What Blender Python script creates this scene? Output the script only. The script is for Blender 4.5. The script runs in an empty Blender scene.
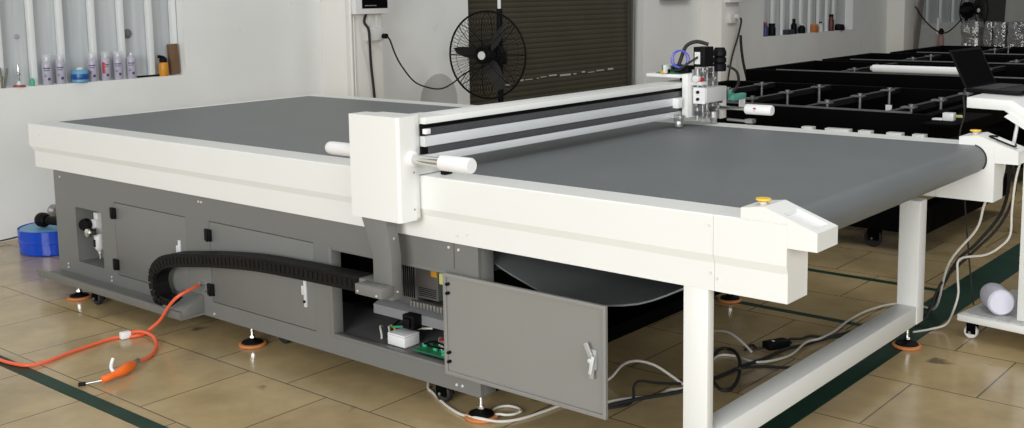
import bpy, bmesh, math, random
from mathutils import Vector, Matrix
random.seed(7)
S = bpy.context.scene
COL = S.collection
PI = math.pi

# ---------------------------------------------------------------- camera
cam_d = bpy.data.cameras.new('camera')
cam = bpy.data.objects.new('camera', cam_d); COL.objects.link(cam)
yaw, pitch, roll = math.radians(40.296), math.radians(-7.4711), math.radians(-0.9104)
fw = Vector((-math.sin(yaw)*math.cos(pitch), math.cos(yaw)*math.cos(pitch), math.sin(pitch)))
r0 = Vector((math.cos(yaw), math.sin(yaw), 0)); u0 = r0.cross(fw)
rt = r0*math.cos(roll) + u0*math.sin(roll); up = -r0*math.sin(roll) + u0*math.cos(roll)
M = Matrix((rt, up, -fw)).transposed().to_4x4(); M.translation = Vector((5.9419, -2.8706, 1.5725))
cam.matrix_world = M
cam_d.sensor_fit = 'HORIZONTAL'; cam_d.sensor_width = 36.0
cam_d.lens = 36.0*1093.15/1024.0
cam_d.shift_y = -(214.0-137.12)/1024.0
cam_d.clip_end = 200
S.camera = cam

# ---------------------------------------------------------------- world, lamps, exposure
w = bpy.data.worlds.new('hall_light'); S.world = w; w.use_nodes = True
bgn = w.node_tree.nodes['Background']; bgn.inputs[0].default_value = (0.92, 0.96, 1.0, 1); bgn.inputs[1].default_value = 0.155
S.view_settings.view_transform = 'Standard'; S.view_settings.look = 'None'
S.view_settings.exposure = 0.0; S.view_settings.gamma = 1.0; S.view_settings.use_curve_mapping = False

def area_light(name, loc, target, sx, sy, power, col=(1, 0.98, 0.95)):
    l = bpy.data.lights.new(name, 'AREA'); l.shape = 'RECTANGLE'; l.size = sx; l.size_y = sy
    l.energy = power; l.color = col
    o = bpy.data.objects.new(name, l); COL.objects.link(o); o.location = loc
    o.rotation_euler = (Vector(target)-Vector(loc)).to_track_quat('-Z', 'Y').to_euler()
    return o
area_light('daylight_opening', (6.0, -8.5, 2.7), (3.4, 1.0, 0.4), 5.0, 3.0, 640, (1, 1, 1))
area_light('daylight_opening', (10.5, -3.0, 2.6), (3.0, 1.0, 0.6), 6.0, 3.0, 250, (1, 1, 1))
area_light('ceiling_lamp', (-0.4, 0.6, 4.7), (-0.2, 0.9, 0.5), 1.0, 4.0, 24, (1, 0.99, 0.97))
area_light('ceiling_lamp', (4.9, 0.3, 4.8), (4.6, 0.6, 0.0), 3.0, 2.0, 84, (1, 0.99, 0.97))
area_light('ceiling_lamp', (3.4, 7.0, 5.0), (1.5, 8.5, 0.0), 5.0, 1.2, 112, (1, 0.99, 0.97))

# ---------------------------------------------------------------- materials
MATS = {}
def mat(name, col, rough=0.5, metal=0.0, var=0.0, scale=6.0, bump=0.0, bscale=60.0, alpha=1.0, trans=0.0, coat=0.0, spec=0.5):
    if name in MATS: return MATS[name]
    m = bpy.data.materials.new(name); m.use_nodes = True; nt = m.node_tree
    b = nt.nodes['Principled BSDF']
    b.inputs['Base Color'].default_value = (*col, 1); b.inputs['Roughness'].default_value = rough
    b.inputs['Metallic'].default_value = metal; b.inputs['Alpha'].default_value = alpha
    b.inputs['Transmission Weight'].default_value = trans; b.inputs['Coat Weight'].default_value = coat
    b.inputs['Specular IOR Level'].default_value = spec
    tc = nt.nodes.new('ShaderNodeTexCoord')
    if var > 0:
        n = nt.nodes.new('ShaderNodeTexNoise'); n.inputs['Scale'].default_value = scale; n.inputs['Detail'].default_value = 5
        nt.links.new(tc.outputs['Object'], n.inputs['Vector'])
        mx = nt.nodes.new('ShaderNodeMix'); mx.data_type = 'RGBA'
        mx.inputs[6].default_value = (*[c*(1-var) for c in col], 1); mx.inputs[7].default_value = (*[min(1, c*(1+var)) for c in col], 1)
        nt.links.new(n.outputs['Fac'], mx.inputs[0]); nt.links.new(mx.outputs[2], b.inputs['Base Color'])
    if bump > 0:
        n2 = nt.nodes.new('ShaderNodeTexNoise'); n2.inputs['Scale'].default_value = bscale
        nt.links.new(tc.outputs['Object'], n2.inputs['Vector'])
        bp = nt.nodes.new('ShaderNodeBump'); bp.inputs['Strength'].default_value = bump; bp.inputs['Distance'].default_value = 0.01
        nt.links.new(n2.outputs['Fac'], bp.inputs['Height']); nt.links.new(bp.outputs['Normal'], b.inputs['Normal'])
    MATS[name] = m; return m

WHITE = mat('white powder coat', (0.80, 0.81, 0.78), 0.38, var=0.02, scale=3)
WHITE2 = mat('white plastic', (0.82, 0.82, 0.82), 0.35, var=0.01)
GREY = mat('grey powder coat', (0.172, 0.174, 0.165), 0.42, var=0.04, scale=3)
GREY_IN = mat('light grey sheet inside door', (0.252, 0.247, 0.232), 0.45, var=0.03)
BELTM = mat('dark grey felt belt', (0.146, 0.158, 0.161), 0.46, var=0.10, scale=5, bump=0.15, bscale=300, spec=0.5)
BELT_EDGE = mat('black belt edge', (0.02, 0.02, 0.02), 0.6, var=0.1)
BLACK = mat('black plastic', (0.004, 0.004, 0.0045), 0.5, var=0.1, spec=0.15)
BLACKP = mat('black painted steel', (0.002, 0.002, 0.002), 0.7, var=0.2, scale=4, spec=0.03)
DARKIN = mat('painted cabinet shade', (0.004, 0.004, 0.004), 0.9, var=0.1, spec=0.05)
RUBBER = mat('black rubber', (0.015, 0.015, 0.015), 0.7, var=0.1)
ALU = mat('brushed aluminium', (0.74, 0.76, 0.77), 0.38, 0.25, var=0.03)
CHROME = mat('chrome', (0.75, 0.75, 0.75), 0.15, 1.0, var=0.02)
STEEL = mat('bare steel', (0.42, 0.42, 0.42), 0.35, 0.8, var=0.1, scale=12)
RAILD = mat('dark guide steel', (0.10, 0.102, 0.106), 0.35, 0.3, var=0.15, scale=20)
COPPER = mat('orange foot ring', (0.60, 0.22, 0.07), 0.4, var=0.1)
ORANGE = mat('orange hose', (0.85, 0.13, 0.05), 0.32, var=0.05)
ORANGE2 = mat('bright orange plastic', (0.90, 0.16, 0.015), 0.35, var=0.03)
YELLOW = mat('yellow plastic', (0.85, 0.58, 0.05), 0.4, var=0.03)
AMBER = mat('amber plastic', (0.75, 0.33, 0.02), 0.4, var=0.05)
LIME = mat('pale yellow plastic', (0.62, 0.62, 0.20), 0.45, var=0.05)
GREEN = mat('green circuit board', (0.02, 0.22, 0.09), 0.5, var=0.2, scale=30)
GREENP = mat('green plastic', (0.05, 0.42, 0.22), 0.4, var=0.05)
TEAL = mat('teal plastic', (0.10, 0.36, 0.28), 0.4, var=0.05)
RED = mat('red plastic', (0.45, 0.03, 0.04), 0.4, var=0.05)
BLUE = mat('blue plastic', (0.004, 0.065, 0.55), 0.16, var=0.05)
SKYBLUE = mat('light blue plastic', (0.13, 0.34, 0.52), 0.4, var=0.05)
JARBLUE = mat('blue jar plastic', (0.01, 0.09, 0.30), 0.3, var=0.6, scale=40)
LAVEN = mat('lavender white paint', (0.44, 0.42, 0.50), 0.3, var=0.05)
NAVY = mat('navy print', (0.06, 0.05, 0.16), 0.4, var=0.05)
BROWNW = mat('old brown wood', (0.16, 0.09, 0.045), 0.7, var=0.3, scale=14)
PAPER = mat('white paper', (0.70, 0.70, 0.80), 0.6, var=0.02)
CREAM = mat('cream cable sheath', (0.66, 0.64, 0.58), 0.4, var=0.02)
TAPE = mat('dark green floor tape', (0.007, 0.038, 0.022), 0.45, var=0.5, scale=9, spec=0.2)
PILLARM = mat('white pillar paint', (0.85, 0.84, 0.79), 0.6, var=0.03, scale=1.5)
PLUGM = mat('off white plastic', (0.70, 0.70, 0.68), 0.45, var=0.02)
SCREEN = mat('black glass screen', (0.003, 0.003, 0.0035), 0.6, var=0.05, spec=0.03)
CLEAR = mat('clear plastic cap', (0.85, 0.87, 0.9), 0.12, alpha=0.22)
BLUETUBE = mat('blue air tube', (0.10, 0.11, 0.55), 0.3, var=0.05)
PINK = mat('faded red paint', (0.42, 0.24, 0.22), 0.45, var=0.05)
FILM = mat('crumpled plastic wrap', (0.22, 0.22, 0.22), 0.16, 0.5, var=0.55, scale=26, bump=0.9, bscale=28)
SPECK = mat('scuffed grey board', (0.45, 0.45, 0.44), 0.6, var=0.55, scale=34)
MOTORL = mat('white sticker', (0.75, 0.75, 0.73), 0.5, var=0.02)

def wall_mat():
    m = bpy.data.materials.new('white wall paint'); m.use_nodes = True; nt = m.node_tree; b = nt.nodes['Principled BSDF']
    tc = nt.nodes.new('ShaderNodeTexCoord')
    n = nt.nodes.new('ShaderNodeTexNoise'); n.inputs['Scale'].default_value = 1.3; n.inputs['Detail'].default_value = 6
    r = nt.nodes.new('ShaderNodeValToRGB')
    r.color_ramp.elements[0].position = 0.3; r.color_ramp.elements[0].color = (0.77, 0.78, 0.76, 1)
    r.color_ramp.elements[1].position = 0.6; r.color_ramp.elements[1].color = (0.83, 0.84, 0.82, 1)
    nt.links.new(tc.outputs['Object'], n.inputs['Vector']); nt.links.new(n.outputs['Fac'], r.inputs['Fac'])
    n3 = nt.nodes.new('ShaderNodeTexNoise'); n3.inputs['Scale'].default_value = 7; n3.inputs['Detail'].default_value = 3
    r3 = nt.nodes.new('ShaderNodeValToRGB')
    r3.color_ramp.elements[0].position = 0.70; r3.color_ramp.elements[0].color = (0, 0, 0, 1)
    r3.color_ramp.elements[1].position = 0.78; r3.color_ramp.elements[1].color = (0.35, 0.35, 0.35, 1)
    nt.links.new(tc.outputs['Object'], n3.inputs['Vector']); nt.links.new(n3.outputs['Fac'], r3.inputs['Fac'])
    mx = nt.nodes.new('ShaderNodeMix'); mx.data_type = 'RGBA'; mx.inputs[7].default_value = (0.56, 0.56, 0.53, 1)
    nt.links.new(r3.outputs['Color'], mx.inputs[0]); nt.links.new(r.outputs['Color'], mx.inputs[6])
    nt.links.new(mx.outputs[2], b.inputs['Base Color'])
    b.inputs['Roughness'].default_value = 0.75
    return m
WALL = wall_mat()

def panel_mat():
    m = bpy.data.materials.new('pale sheet panel'); m.use_nodes = True; nt = m.node_tree; b = nt.nodes['Principled BSDF']
    tc = nt.nodes.new('ShaderNodeTexCoord'); mp = nt.nodes.new('ShaderNodeMapping'); mp.inputs['Scale'].default_value = (1, 9, 0.5)
    n = nt.nodes.new('ShaderNodeTexNoise'); n.inputs['Scale'].default_value = 2.2; n.inputs['Detail'].default_value = 4
    r = nt.nodes.new('ShaderNodeValToRGB')
    r.color_ramp.elements[0].position = 0.3; r.color_ramp.elements[0].color = (0.47, 0.50, 0.51, 1)
    r.color_ramp.elements[1].position = 0.7; r.color_ramp.elements[1].color = (0.60, 0.63, 0.64, 1)
    nt.links.new(tc.outputs['Object'], mp.inputs['Vector']); nt.links.new(mp.outputs['Vector'], n.inputs['Vector'])
    nt.links.new(n.outputs['Fac'], r.inputs['Fac']); nt.links.new(r.outputs['Color'], b.inputs['Base Color'])
    b.inputs['Roughness'].default_value = 0.4
    return m
PANEL = panel_mat()

def floor_mat():
    m = bpy.data.materials.new('beige floor tiles'); m.use_nodes = True; nt = m.node_tree; b = nt.nodes['Principled BSDF']
    tc = nt.nodes.new('ShaderNodeTexCoord'); mp = nt.nodes.new('ShaderNodeMapping')
    mp.inputs['Location'].default_value = (-0.18+0.25, 0.70, 0)
    br = nt.nodes.new('ShaderNodeTexBrick'); br.offset = 0.5; br.offset_frequency = 2; br.squash = 1.0
    br.inputs['Scale'].default_value = 1.0; br.inputs['Mortar Size'].default_value = 0.0035; br.inputs['Mortar Smooth'].default_value = 0.1
    br.inputs['Brick Width'].default_value = 0.5; br.inputs['Row Height'].default_value = 0.515; br.inputs['Bias'].default_value = 0.0
    br.inputs['Color1'].default_value = (0.485, 0.368, 0.190, 1); br.inputs['Color2'].default_value = (0.45, 0.342, 0.178, 1)
    br.inputs['Mortar'].default_value = (0.15, 0.11, 0.07, 1)
    nt.links.new(tc.outputs['Object'], mp.inputs['Vector']); nt.links.new(mp.outputs['Vector'], br.inputs['Vector'])
    n = nt.nodes.new('ShaderNodeTexNoise'); n.inputs['Scale'].default_value = 2.6; n.inputs['Detail'].default_value = 7; n.inputs['Roughness'].default_value = 0.62
    nt.links.new(tc.outputs['Object'], n.inputs['Vector'])
    r = nt.nodes.new('ShaderNodeValToRGB')
    r.color_ramp.elements[0].position = 0.30; r.color_ramp.elements[0].color = (0.70, 0.69, 0.67, 1)
    r.color_ramp.elements[1].position = 0.62; r.color_ramp.elements[1].color = (1.06, 1.06, 1.06, 1)
    nt.links.new(n.outputs['Fac'], r.inputs['Fac'])
    mu = nt.nodes.new('ShaderNodeMix'); mu.data_type = 'RGBA'; mu.blend_type = 'MULTIPLY'; mu.inputs[0].default_value = 1.0
    nt.links.new(br.outputs['Color'], mu.inputs[6]); nt.links.new(r.outputs['Color'], mu.inputs[7])
    n2 = nt.nodes.new('ShaderNodeTexNoise'); n2.inputs['Scale'].default_value = 3.7; n2.inputs['Detail'].default_value = 4; n2.inputs['Distortion'].default_value = 0.6
    nt.links.new(tc.outputs['Object'], n2.inputs['Vector'])
    r2 = nt.nodes.new('ShaderNodeValToRGB')
    r2.color_ramp.elements[0].position = 0.69; r2.color_ramp.elements[0].color = (0, 0, 0, 1)
    r2.color_ramp.elements[1].position = 0.75; r2.color_ramp.elements[1].color = (0.75, 0.75, 0.75, 1)
    nt.links.new(n2.outputs['Fac'], r2.inputs['Fac'])
    m2 = nt.nodes.new('ShaderNodeMix'); m2.data_type = 'RGBA'; m2.inputs[7].default_value = (0.07, 0.058, 0.045, 1)
    nt.links.new(r2.outputs['Color'], m2.inputs[0]); nt.links.new(mu.outputs[2], m2.inputs[6])
    nt.links.new(m2.outputs[2], b.inputs['Base Color'])
    rr = nt.nodes.new('ShaderNodeMapRange'); rr.inputs[3].default_value = 0.12; rr.inputs[4].default_value = 0.26
    nt.links.new(n.outputs['Fac'], rr.inputs[0]); nt.links.new(rr.outputs[0], b.inputs['Roughness'])
    bp = nt.nodes.new('ShaderNodeBump'); bp.inputs['Strength'].default_value = 0.25; bp.inputs['Distance'].default_value = 0.004; bp.invert = True
    nt.links.new(br.outputs['Fac'], bp.inputs['Height']); nt.links.new(bp.outputs['Normal'], b.inputs['Normal'])
    return m
FLOOR = floor_mat()

def shutter_mat():
    return mat('brown shutter paint', (0.066, 0.060, 0.042), 0.6, var=0.18, scale=3, spec=0.2)
SHUT = shutter_mat()

# ---------------------------------------------------------------- mesh helpers
class MB:
    def __init__(s): s.v = []; s.f = []
    def add(s, vs, fs):
        n = len(s.v); s.v += [tuple(p) for p in vs]; s.f += [tuple(i+n for i in f) for f in fs]; return s
    def box(s, x0, x1, y0, y1, z0, z1):
        return s.add([(x0,y0,z0),(x1,y0,z0),(x1,y1,z0),(x0,y1,z0),(x0,y0,z1),(x1,y0,z1),(x1,y1,z1),(x0,y1,z1)],
                     [(0,3,2,1),(4,5,6,7),(0,1,5,4),(1,2,6,5),(2,3,7,6),(3,0,4,7)])
    def prism(s, poly, axis, a0, a1):
        # poly in the two other axes (in xyz order), extruded along axis
        def P(p, a):
            if axis == 'x': return (a, p[0], p[1])
            if axis == 'y': return (p[0], a, p[1])
            return (p[0], p[1], a)
        n = len(poly)
        return s.add([P(p, a0) for p in poly]+[P(p, a1) for p in poly],
                     [tuple(range(n)), tuple(range(2*n-1, n-1, -1))]+[(i, i+n, (i+1) % n+n, (i+1) % n) for i in range(n)])
    def loft(s, rings, cap=True, closed=True):
        n = len(rings[0]); vs = [p for r in rings for p in r]; fs = []
        for k in range(len(rings)-1):
            for i in range(n if closed else n-1):
                j = (i+1) % n
                fs.append((k*n+i, k*n+j, (k+1)*n+j, (k+1)*n+i))
        if cap: fs += [tuple(range(n-1, -1, -1)), tuple(range((len(rings)-1)*n, len(rings)*n))]
        return s.add(vs, fs)
    def cyl(s, p0, p1, r, seg=20, r2=None):
        return s.tube([p0, p1], r, seg, radii=[r, r if r2 is None else r2])
    def tube(s, pts, r, seg=8, radii=None, closed=False):
        pts = [Vector(p) for p in pts]; n = len(pts); rings = []
        nrm = None
        for i, p in enumerate(pts):
            if closed: t = pts[(i+1) % n]-pts[i-1]
            else: t = pts[min(i+1, n-1)]-pts[max(i-1, 0)]
            t.normalize()
            if nrm is None:
                nrm = t.orthogonal().normalized()
            else:
                nrm = nrm-t*nrm.dot(t)
                if nrm.length < 1e-6: nrm = t.orthogonal()
                nrm.normalize()
            b = t.cross(nrm); rad = radii[i] if radii else r
            rings.append([p+(nrm*math.cos(a)+b*math.sin(a))*rad for a in [2*PI*k/seg for k in range(seg)]])
        if closed: rings.append(rings[0])
        return s.loft(rings, cap=not closed)
    def lathe(s, prof, c, seg=24, axis=(0, 0, 1)):
        ax = Vector(axis).normalized(); a = ax.orthogonal().normalized(); b = ax.cross(a); c = Vector(c)
        rings = [[c+ax*h+(a*math.cos(t)+b*math.sin(t))*max(r, 1e-4) for t in [2*PI*k/seg for k in range(seg)]] for r, h in prof]
        return s.loft(rings)
    def torus(s, c, axis, R, r, seg=32, rs=6):
        ax = Vector(axis).normalized(); a = ax.orthogonal().normalized(); b = ax.cross(a); c = Vector(c)
        return s.tube([c+(a*math.cos(t)+b*math.sin(t))*R for t in [2*PI*k/seg for k in range(seg)]], r, rs, closed=True)
    def obox(s, c, ux, uy, uz, dx, dy, dz):
        c = Vector(c); X = Vector(ux).normalized()*dx/2; Y = Vector(uy).normalized()*dy/2; Z = Vector(uz).normalized()*dz/2
        return s.add([c-X-Y-Z, c+X-Y-Z, c+X+Y-Z, c-X+Y-Z, c-X-Y+Z, c+X-Y+Z, c+X+Y+Z, c-X+Y+Z],
                     [(0,3,2,1),(4,5,6,7),(0,1,5,4),(1,2,6,5),(2,3,7,6),(3,0,4,7)])
    def holes(s, u0, u1, z0, z1, y0, y1, holes, axis='y'):
        # a slab in the u-z plane with rectangular holes (hu0,hu1,hz0,hz1)
        us = sorted({u0, u1, *[h[0] for h in holes], *[h[1] for h in holes]}); zs = sorted({z0, z1, *[h[2] for h in holes], *[h[3] for h in holes]})
        us = [u for u in us if u0 <= u <= u1]; zs = [z for z in zs if z0 <= z <= z1]
        def solid(i, k):
            if i < 0 or k < 0 or i >= len(us)-1 or k >= len(zs)-1: return False
            cu, cz = (us[i]+us[i+1])/2, (zs[k]+zs[k+1])/2
            return not any(h[0] < cu < h[1] and h[2] < cz < h[3] for h in holes)
        def P(u, y, z): return (u, y, z) if axis == 'y' else (y, u, z)
        for i in range(len(us)-1):
            for k in range(len(zs)-1):
                if not solid(i, k): continue
                a, b, c, d = us[i], us[i+1], zs[k], zs[k+1]
                q = [[P(a,y0,c),P(b,y0,c),P(b,y0,d),P(a,y0,d)], [P(a,y1,c),P(a,y1,d),P(b,y1,d),P(b,y1,c)]]
                if not solid(i-1, k): q.append([P(a,y0,c),P(a,y0,d),P(a,y1,d),P(a,y1,c)])
                if not solid(i+1, k): q.append([P(b,y0,c),P(b,y1,c),P(b,y1,d),P(b,y0,d)])
                if not solid(i, k-1): q.append([P(a,y0,c),P(a,y1,c),P(b,y1,c),P(b,y0,c)])
                if not solid(i, k+1): q.append([P(a,y0,d),P(b,y0,d),P(b,y1,d),P(a,y1,d)])
                for f in q: s.add(f, [(0, 1, 2, 3)])
        return s

def smooth_path(pts, n=6):
    pts = [Vector(p) for p in pts]; out = []
    for i in range(len(pts)-1):
        p0, p1, p2, p3 = pts[max(i-1, 0)], pts[i], pts[i+1], pts[min(i+2, len(pts)-1)]
        for k in range(n):
            t = k/n
            out.append(0.5*((2*p1)+(p2-p0)*t+(2*p0-5*p1+4*p2-p3)*t*t+(3*p1-p0-3*p2+p3)*t**3))
    return out+[pts[-1]]

OFF = {}
def each(name, mbs, m, parent, bevel=0.0):
    return [make(name, b, m, parent, bevel) for b in mbs]
def make(name, mb, m, parent=None, bevel=0.0, origin=None, seg=2, ang=35, two=None):
    off = OFF.get(parent.name, Vector()) if parent else Vector(origin or (0, 0, 0))
    me = bpy.data.meshes.new(name)
    me.from_pydata([tuple(Vector(v)-off) for v in mb.v], [], mb.f)
    bm = bmesh.new(); bm.from_mesh(me)
    bmesh.ops.remove_doubles(bm, verts=bm.verts, dist=1e-5)
    bmesh.ops.recalc_face_normals(bm, faces=bm.faces)
    if bevel > 0:
        es = [e for e in bm.edges if len(e.link_faces) == 2 and e.calc_face_angle(0) > math.radians(30)]
        bmesh.ops.bevel(bm, geom=es, offset=bevel, segments=seg, affect='EDGES', profile=0.5, clamp_overlap=True)
    for f in bm.faces: f.smooth = True
    bm.to_mesh(me); bm.free()
    me.set_sharp_from_angle(angle=math.radians(ang))
    me.materials.append(m)
    o = bpy.data.objects.new(name, me); COL.objects.link(o)
    if parent: o.parent = parent; OFF[o.name] = off
    else: o.location = off; OFF[o.name] = off
    return o
def thing(name, loc, label, cat, group=None):
    o = bpy.data.objects.new(name, None); COL.objects.link(o); o.location = loc; o.empty_display_size = 0.1
    OFF[o.name] = Vector(loc); return tag(o, label, cat, group)
def tag(o, label, cat, group=None):
    o['label'] = label; o['category'] = cat
    if group: o['group'] = group
    return o
def struct(name, mb, m, parent=None, bevel=0.0):
    o = make(name, mb, m, parent, bevel)
    if not parent: o['kind'] = 'structure'
    return o

# ================================================================ SETTING
WX = -1.21
struct('floor', MB().box(-3, 12, -8, 34, -0.06, 0.0), FLOOR)
H = 4.0
win1 = (-0.7, 1.80, 1.01, 2.3); shut = (4.94, 7.98, -1.0, 3.0); win2 = (10.98, 14.0, 0.925, 2.3); win3 = (17.0, 21.4, 0.90, 2.3)
struct('wall_left', MB().holes(-8, 34, 0.0, H, WX-0.26, WX, [win1, (shut[0], shut[1], 0.0, shut[3]), win2, win3], axis='x'), WALL)
for k, (y0, y1) in enumerate([(3.12, 3.53), (9.28, 9.72), (15.40, 15.85)], 1):
    struct('trim_%d' % k, MB().box(WX, -0.907, y0, y1, 0, H), PILLARM, bevel=0.006)
# rounded grey patch on the wall beside the shutter
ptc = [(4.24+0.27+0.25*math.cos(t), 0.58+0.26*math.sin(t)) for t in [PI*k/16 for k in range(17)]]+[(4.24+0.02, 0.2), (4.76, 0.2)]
struct('trim_4', MB().prism(ptc, 'x', WX, WX+0.003), mat('grey wall patch', (0.53, 0.53, 0.515), 0.8, var=0.05, scale=5))

struct('wall_back', MB().box(WX, 12, 33.5, 33.7, 0, H), WALL)

def window(n, win, ys, bw, recess=0.13):
    root = struct('window_%d' % n, MB().box(WX-recess-0.02, WX-recess, win[0], win[1], win[2]-0.02, win[3]), PANEL)
    for y in ys:
        make('window_bar', MB().box(WX-recess+0.01, WX-recess+0.055, y-bw/2, y+bw/2, win[2]-0.005, win[3]), mat('white enamel bar', (0.80, 0.83, 0.82), 0.35, var=0.02), root, 0.006)
    return root
W1 = window(1, win1, [-0.21, 0.01, 0.235, 0.458, 0.683, 0.887, 1.122, 1.344, 1.573, 1.772], 0.040)
W2 = window(2, win2, [11.15, 11.45, 11.75, 12.05, 12.35, 12.65, 12.95, 13.25, 13.5], 0.09)
W3 = window(3, win3, [17.6, 18.3, 19.0, 19.8, 20.5, 21.1], 0.10)
# roller shutter
SX = WX-0.2
def slats():
    mb = MB(); z = 0.0; prof = []
    while z < 3.0:
        prof += [(SX+0.008, z), (SX+0.013, z+0.006), (SX+0.016, z+0.025), (SX+0.013, z+0.046), (SX+0.008, z+0.052)]; z += 0.055
    pts = prof
    mb.loft([[(p[0], 4.9, p[1]) for p in pts], [(p[0], 8.02, p[1]) for p in pts]], cap=False, closed=False)
    return mb
door = struct('door_1', slats(), SHUT)
make('guide_rail', MB().box(SX-0.02, SX+0.06, 4.90, 4.97, 0, 3.0), mat('shutter guide', (0.09, 0.085, 0.07), 0.5, var=0.1), door)
make('guide_rail', MB().box(SX-0.02, SX+0.06, 7.93, 8.0, 0, 3.0), MATS['shutter guide'], door)
# scuffs where paint has worn off the slats
sc = MB(); y = 5.9
while y < 7.6:
    L = random.uniform(0.03, 0.20); zz = 0.665+0.010*(y-5.8)+random.uniform(-0.008, 0.008)
    sc.box(SX+0.010, SX+0.018, y, y+L, zz, zz+random.uniform(0.008, 0.022)); y += L+random.uniform(0.02, 0.12)
for yy in (5.66, 5.72): sc.box(SX+0.0155, SX+0.018, yy, yy+0.06, 0.63, 0.645)
make('worn_paint', sc, mat('worn pale paint', (0.45, 0.44, 0.40), 0.6, var=0.2, scale=20), door)
# floor tapes
tag(make('floor_tape', MB().box(-2.9, 11, -0.815, -0.75, 0.0, 0.0015), TAPE, origin=(2, -0.78, 0)), 'dark green tape line on the floor passing under the orange hose', 'tape', 'floor marking tapes')
tag(make('floor_tape', MB().box(4.06, 4.25, -0.75, 20, 0.0, 0.0015), TAPE, origin=(4.15, 1, 0)), 'wide dark green tape strip on the floor beside the white paper trolley', 'tape', 'floor marking tapes')
tag(make('floor_tape', MB().box(-1.0, 4.06, 2.775, 2.825, 0.0, 0.0015), TAPE, origin=(3, 2.8, 0)), 'narrow dark tape on the floor between the cutting machine and black castered frame', 'tape', 'floor marking tapes')
tag(make('floor_tape', MB().box(-1.0, 4.06, 1.96, 2.005, 0.0, 0.0015), TAPE, origin=(3, 1.98, 0)), 'narrow dark tape on the floor under the far legs of the cutting machine', 'tape', 'floor marking tapes')

# ================================================================ CUTTING MACHINE
L, WD, ZT, ZB, RW = 4.544, 2.071, 0.90, 0.66, 0.14
mc = thing('cutting_machine', (2.3, 1.03, 0), 'long flatbed cutting machine with grey conveyor belt, white rails and grey cabinet', 'machine')
def rail_ring(x_up, x_lo, flip=False):
    pr = [(0.004, ZT, 0), (0.0, ZT-0.004, 0), (0.0, 0.775, 0), (0.010, 0.748, 1), (0.010, ZB, 1), (RW, ZB, 1), (RW, ZT, 0)]
    return [((x_lo if lo else x_up), (WD-y if flip else y), z) for y, z, lo in pr]
SEAM = 4.3015
for fl in (False, True):
    make('side_rail', MB().loft([rail_ring(-0.022, 0.012, fl), rail_ring(SEAM, SEAM, fl)]), WHITE, mc, ang=20)
# rail at the far short end
pe = [(-0.022, ZT), (-0.022, 0.775), (0.0, 0.748), (0.0, ZB), (0.04, ZB), (0.04, ZT-0.004), (0.03, ZT)]
make('end_rail', MB().prism(pe, 'y', RW+0.001, WD-RW-0.001), WHITE, mc, ang=20)
# end brackets with sloped caps
for fl in (False, True):
    def Y(v): return WD-v if fl else v
    eb = MB().loft([rail_ring(SEAM+0.0012, SEAM+0.0012, fl), rail_ring(L, L, fl)])
    e = make('end_bracket', eb, WHITE, mc, ang=20)
    full = [(4.394, 0.9003), (4.394, 0.933), (4.470, 0.943), (4.637, 0.884), (4.637, 0.829), (4.5443, 0.829), (4.5443, 0.9003)]
    sunk = [(4.394, 0.9003), (4.394, 0.933), (4.470, 0.943), (4.520, 0.9253), (4.520, 0.911), (4.618, 0.876), (4.618, 0.8907), (4.637, 0.884), (4.637, 0.829), (4.5443, 0.829), (4.5443, 0.9003)]
    c = MB()
    for ya, yb, pf in ((0.0, 0.024, full), (0.024, 0.114, sunk), (0.114, 0.138, full)):
        a, b_ = Y(ya), Y(yb)
        n_ = len(pf); c.add([(p[0], a, p[1]) for p in pf]+[(p[0], b_, p[1]) for p in pf], [(q, q+n_, (q+1) % n_+n_, (q+1) % n_) for q in range(n_)])
        if pf is full: c.add([(p[0], Y(0.0 if ya == 0 else 0.138), p[1]) for p in pf], [tuple(range(n_))])
    for ya in (0.024, 0.114):
        c.add([(4.520, Y(ya), 0.9253), (4.520, Y(ya), 0.911), (4.618, Y(ya), 0.876), (4.618, Y(ya), 0.8907)], [(0, 1, 2, 3)])
    cap = make('sloped_cap', c, WHITE, e, ang=15)
    make('cap_pad', MB().prism([(4.522, 0.9105), (4.616, 0.8771), (4.616, 0.880), (4.522, 0.9135)], 'y', Y(0.026), Y(0.112)), WHITE2 if not fl else SPECK, e)
    if fl:
        make('wire_clip', MB().tube(smooth_path([(4.52, 2.045, 0.93), (4.50, 2.0, 0.935), (4.53, 1.965, 0.93), (4.60, 1.965, 0.905), (4.61, 1.99, 0.90), (4.60, 2.02, 0.905)], 5), 0.004, 6), BLACK, e)
    b = make('emergency_button', MB().cyl((4.437, Y(0.06), 0.930), (4.437, Y(0.06), 0.946), 0.011, 16), PLUGM, mc)
    make('button_ring', MB().cyl((4.437, Y(0.06), 0.946), (4.437, Y(0.06), 0.950), 0.015, 20), COPPER, b)
    make('button_head', MB().lathe([(0, 0.950), (0.021, 0.950), (0.0235, 0.9525), (0.0225, 0.956), (0, 0.957)], (4.437, Y(0.06), 0), 24), YELLOW, b)
# small screws in the front rail
for x, z in [(0.10, 0.845), (0.10, 0.70), (4.29, 0.865), (4.29, 0.715), (4.313, 0.70), (3.28, 0.70), (3.23, 0.69)]:
    yy = 0.0 if z > 0.77 else 0.010
    make('rail_screw', MB().cyl((x, yy+0.002, z), (x, yy-0.003, z), 0.0050, 12), ALU, mc)

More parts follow.
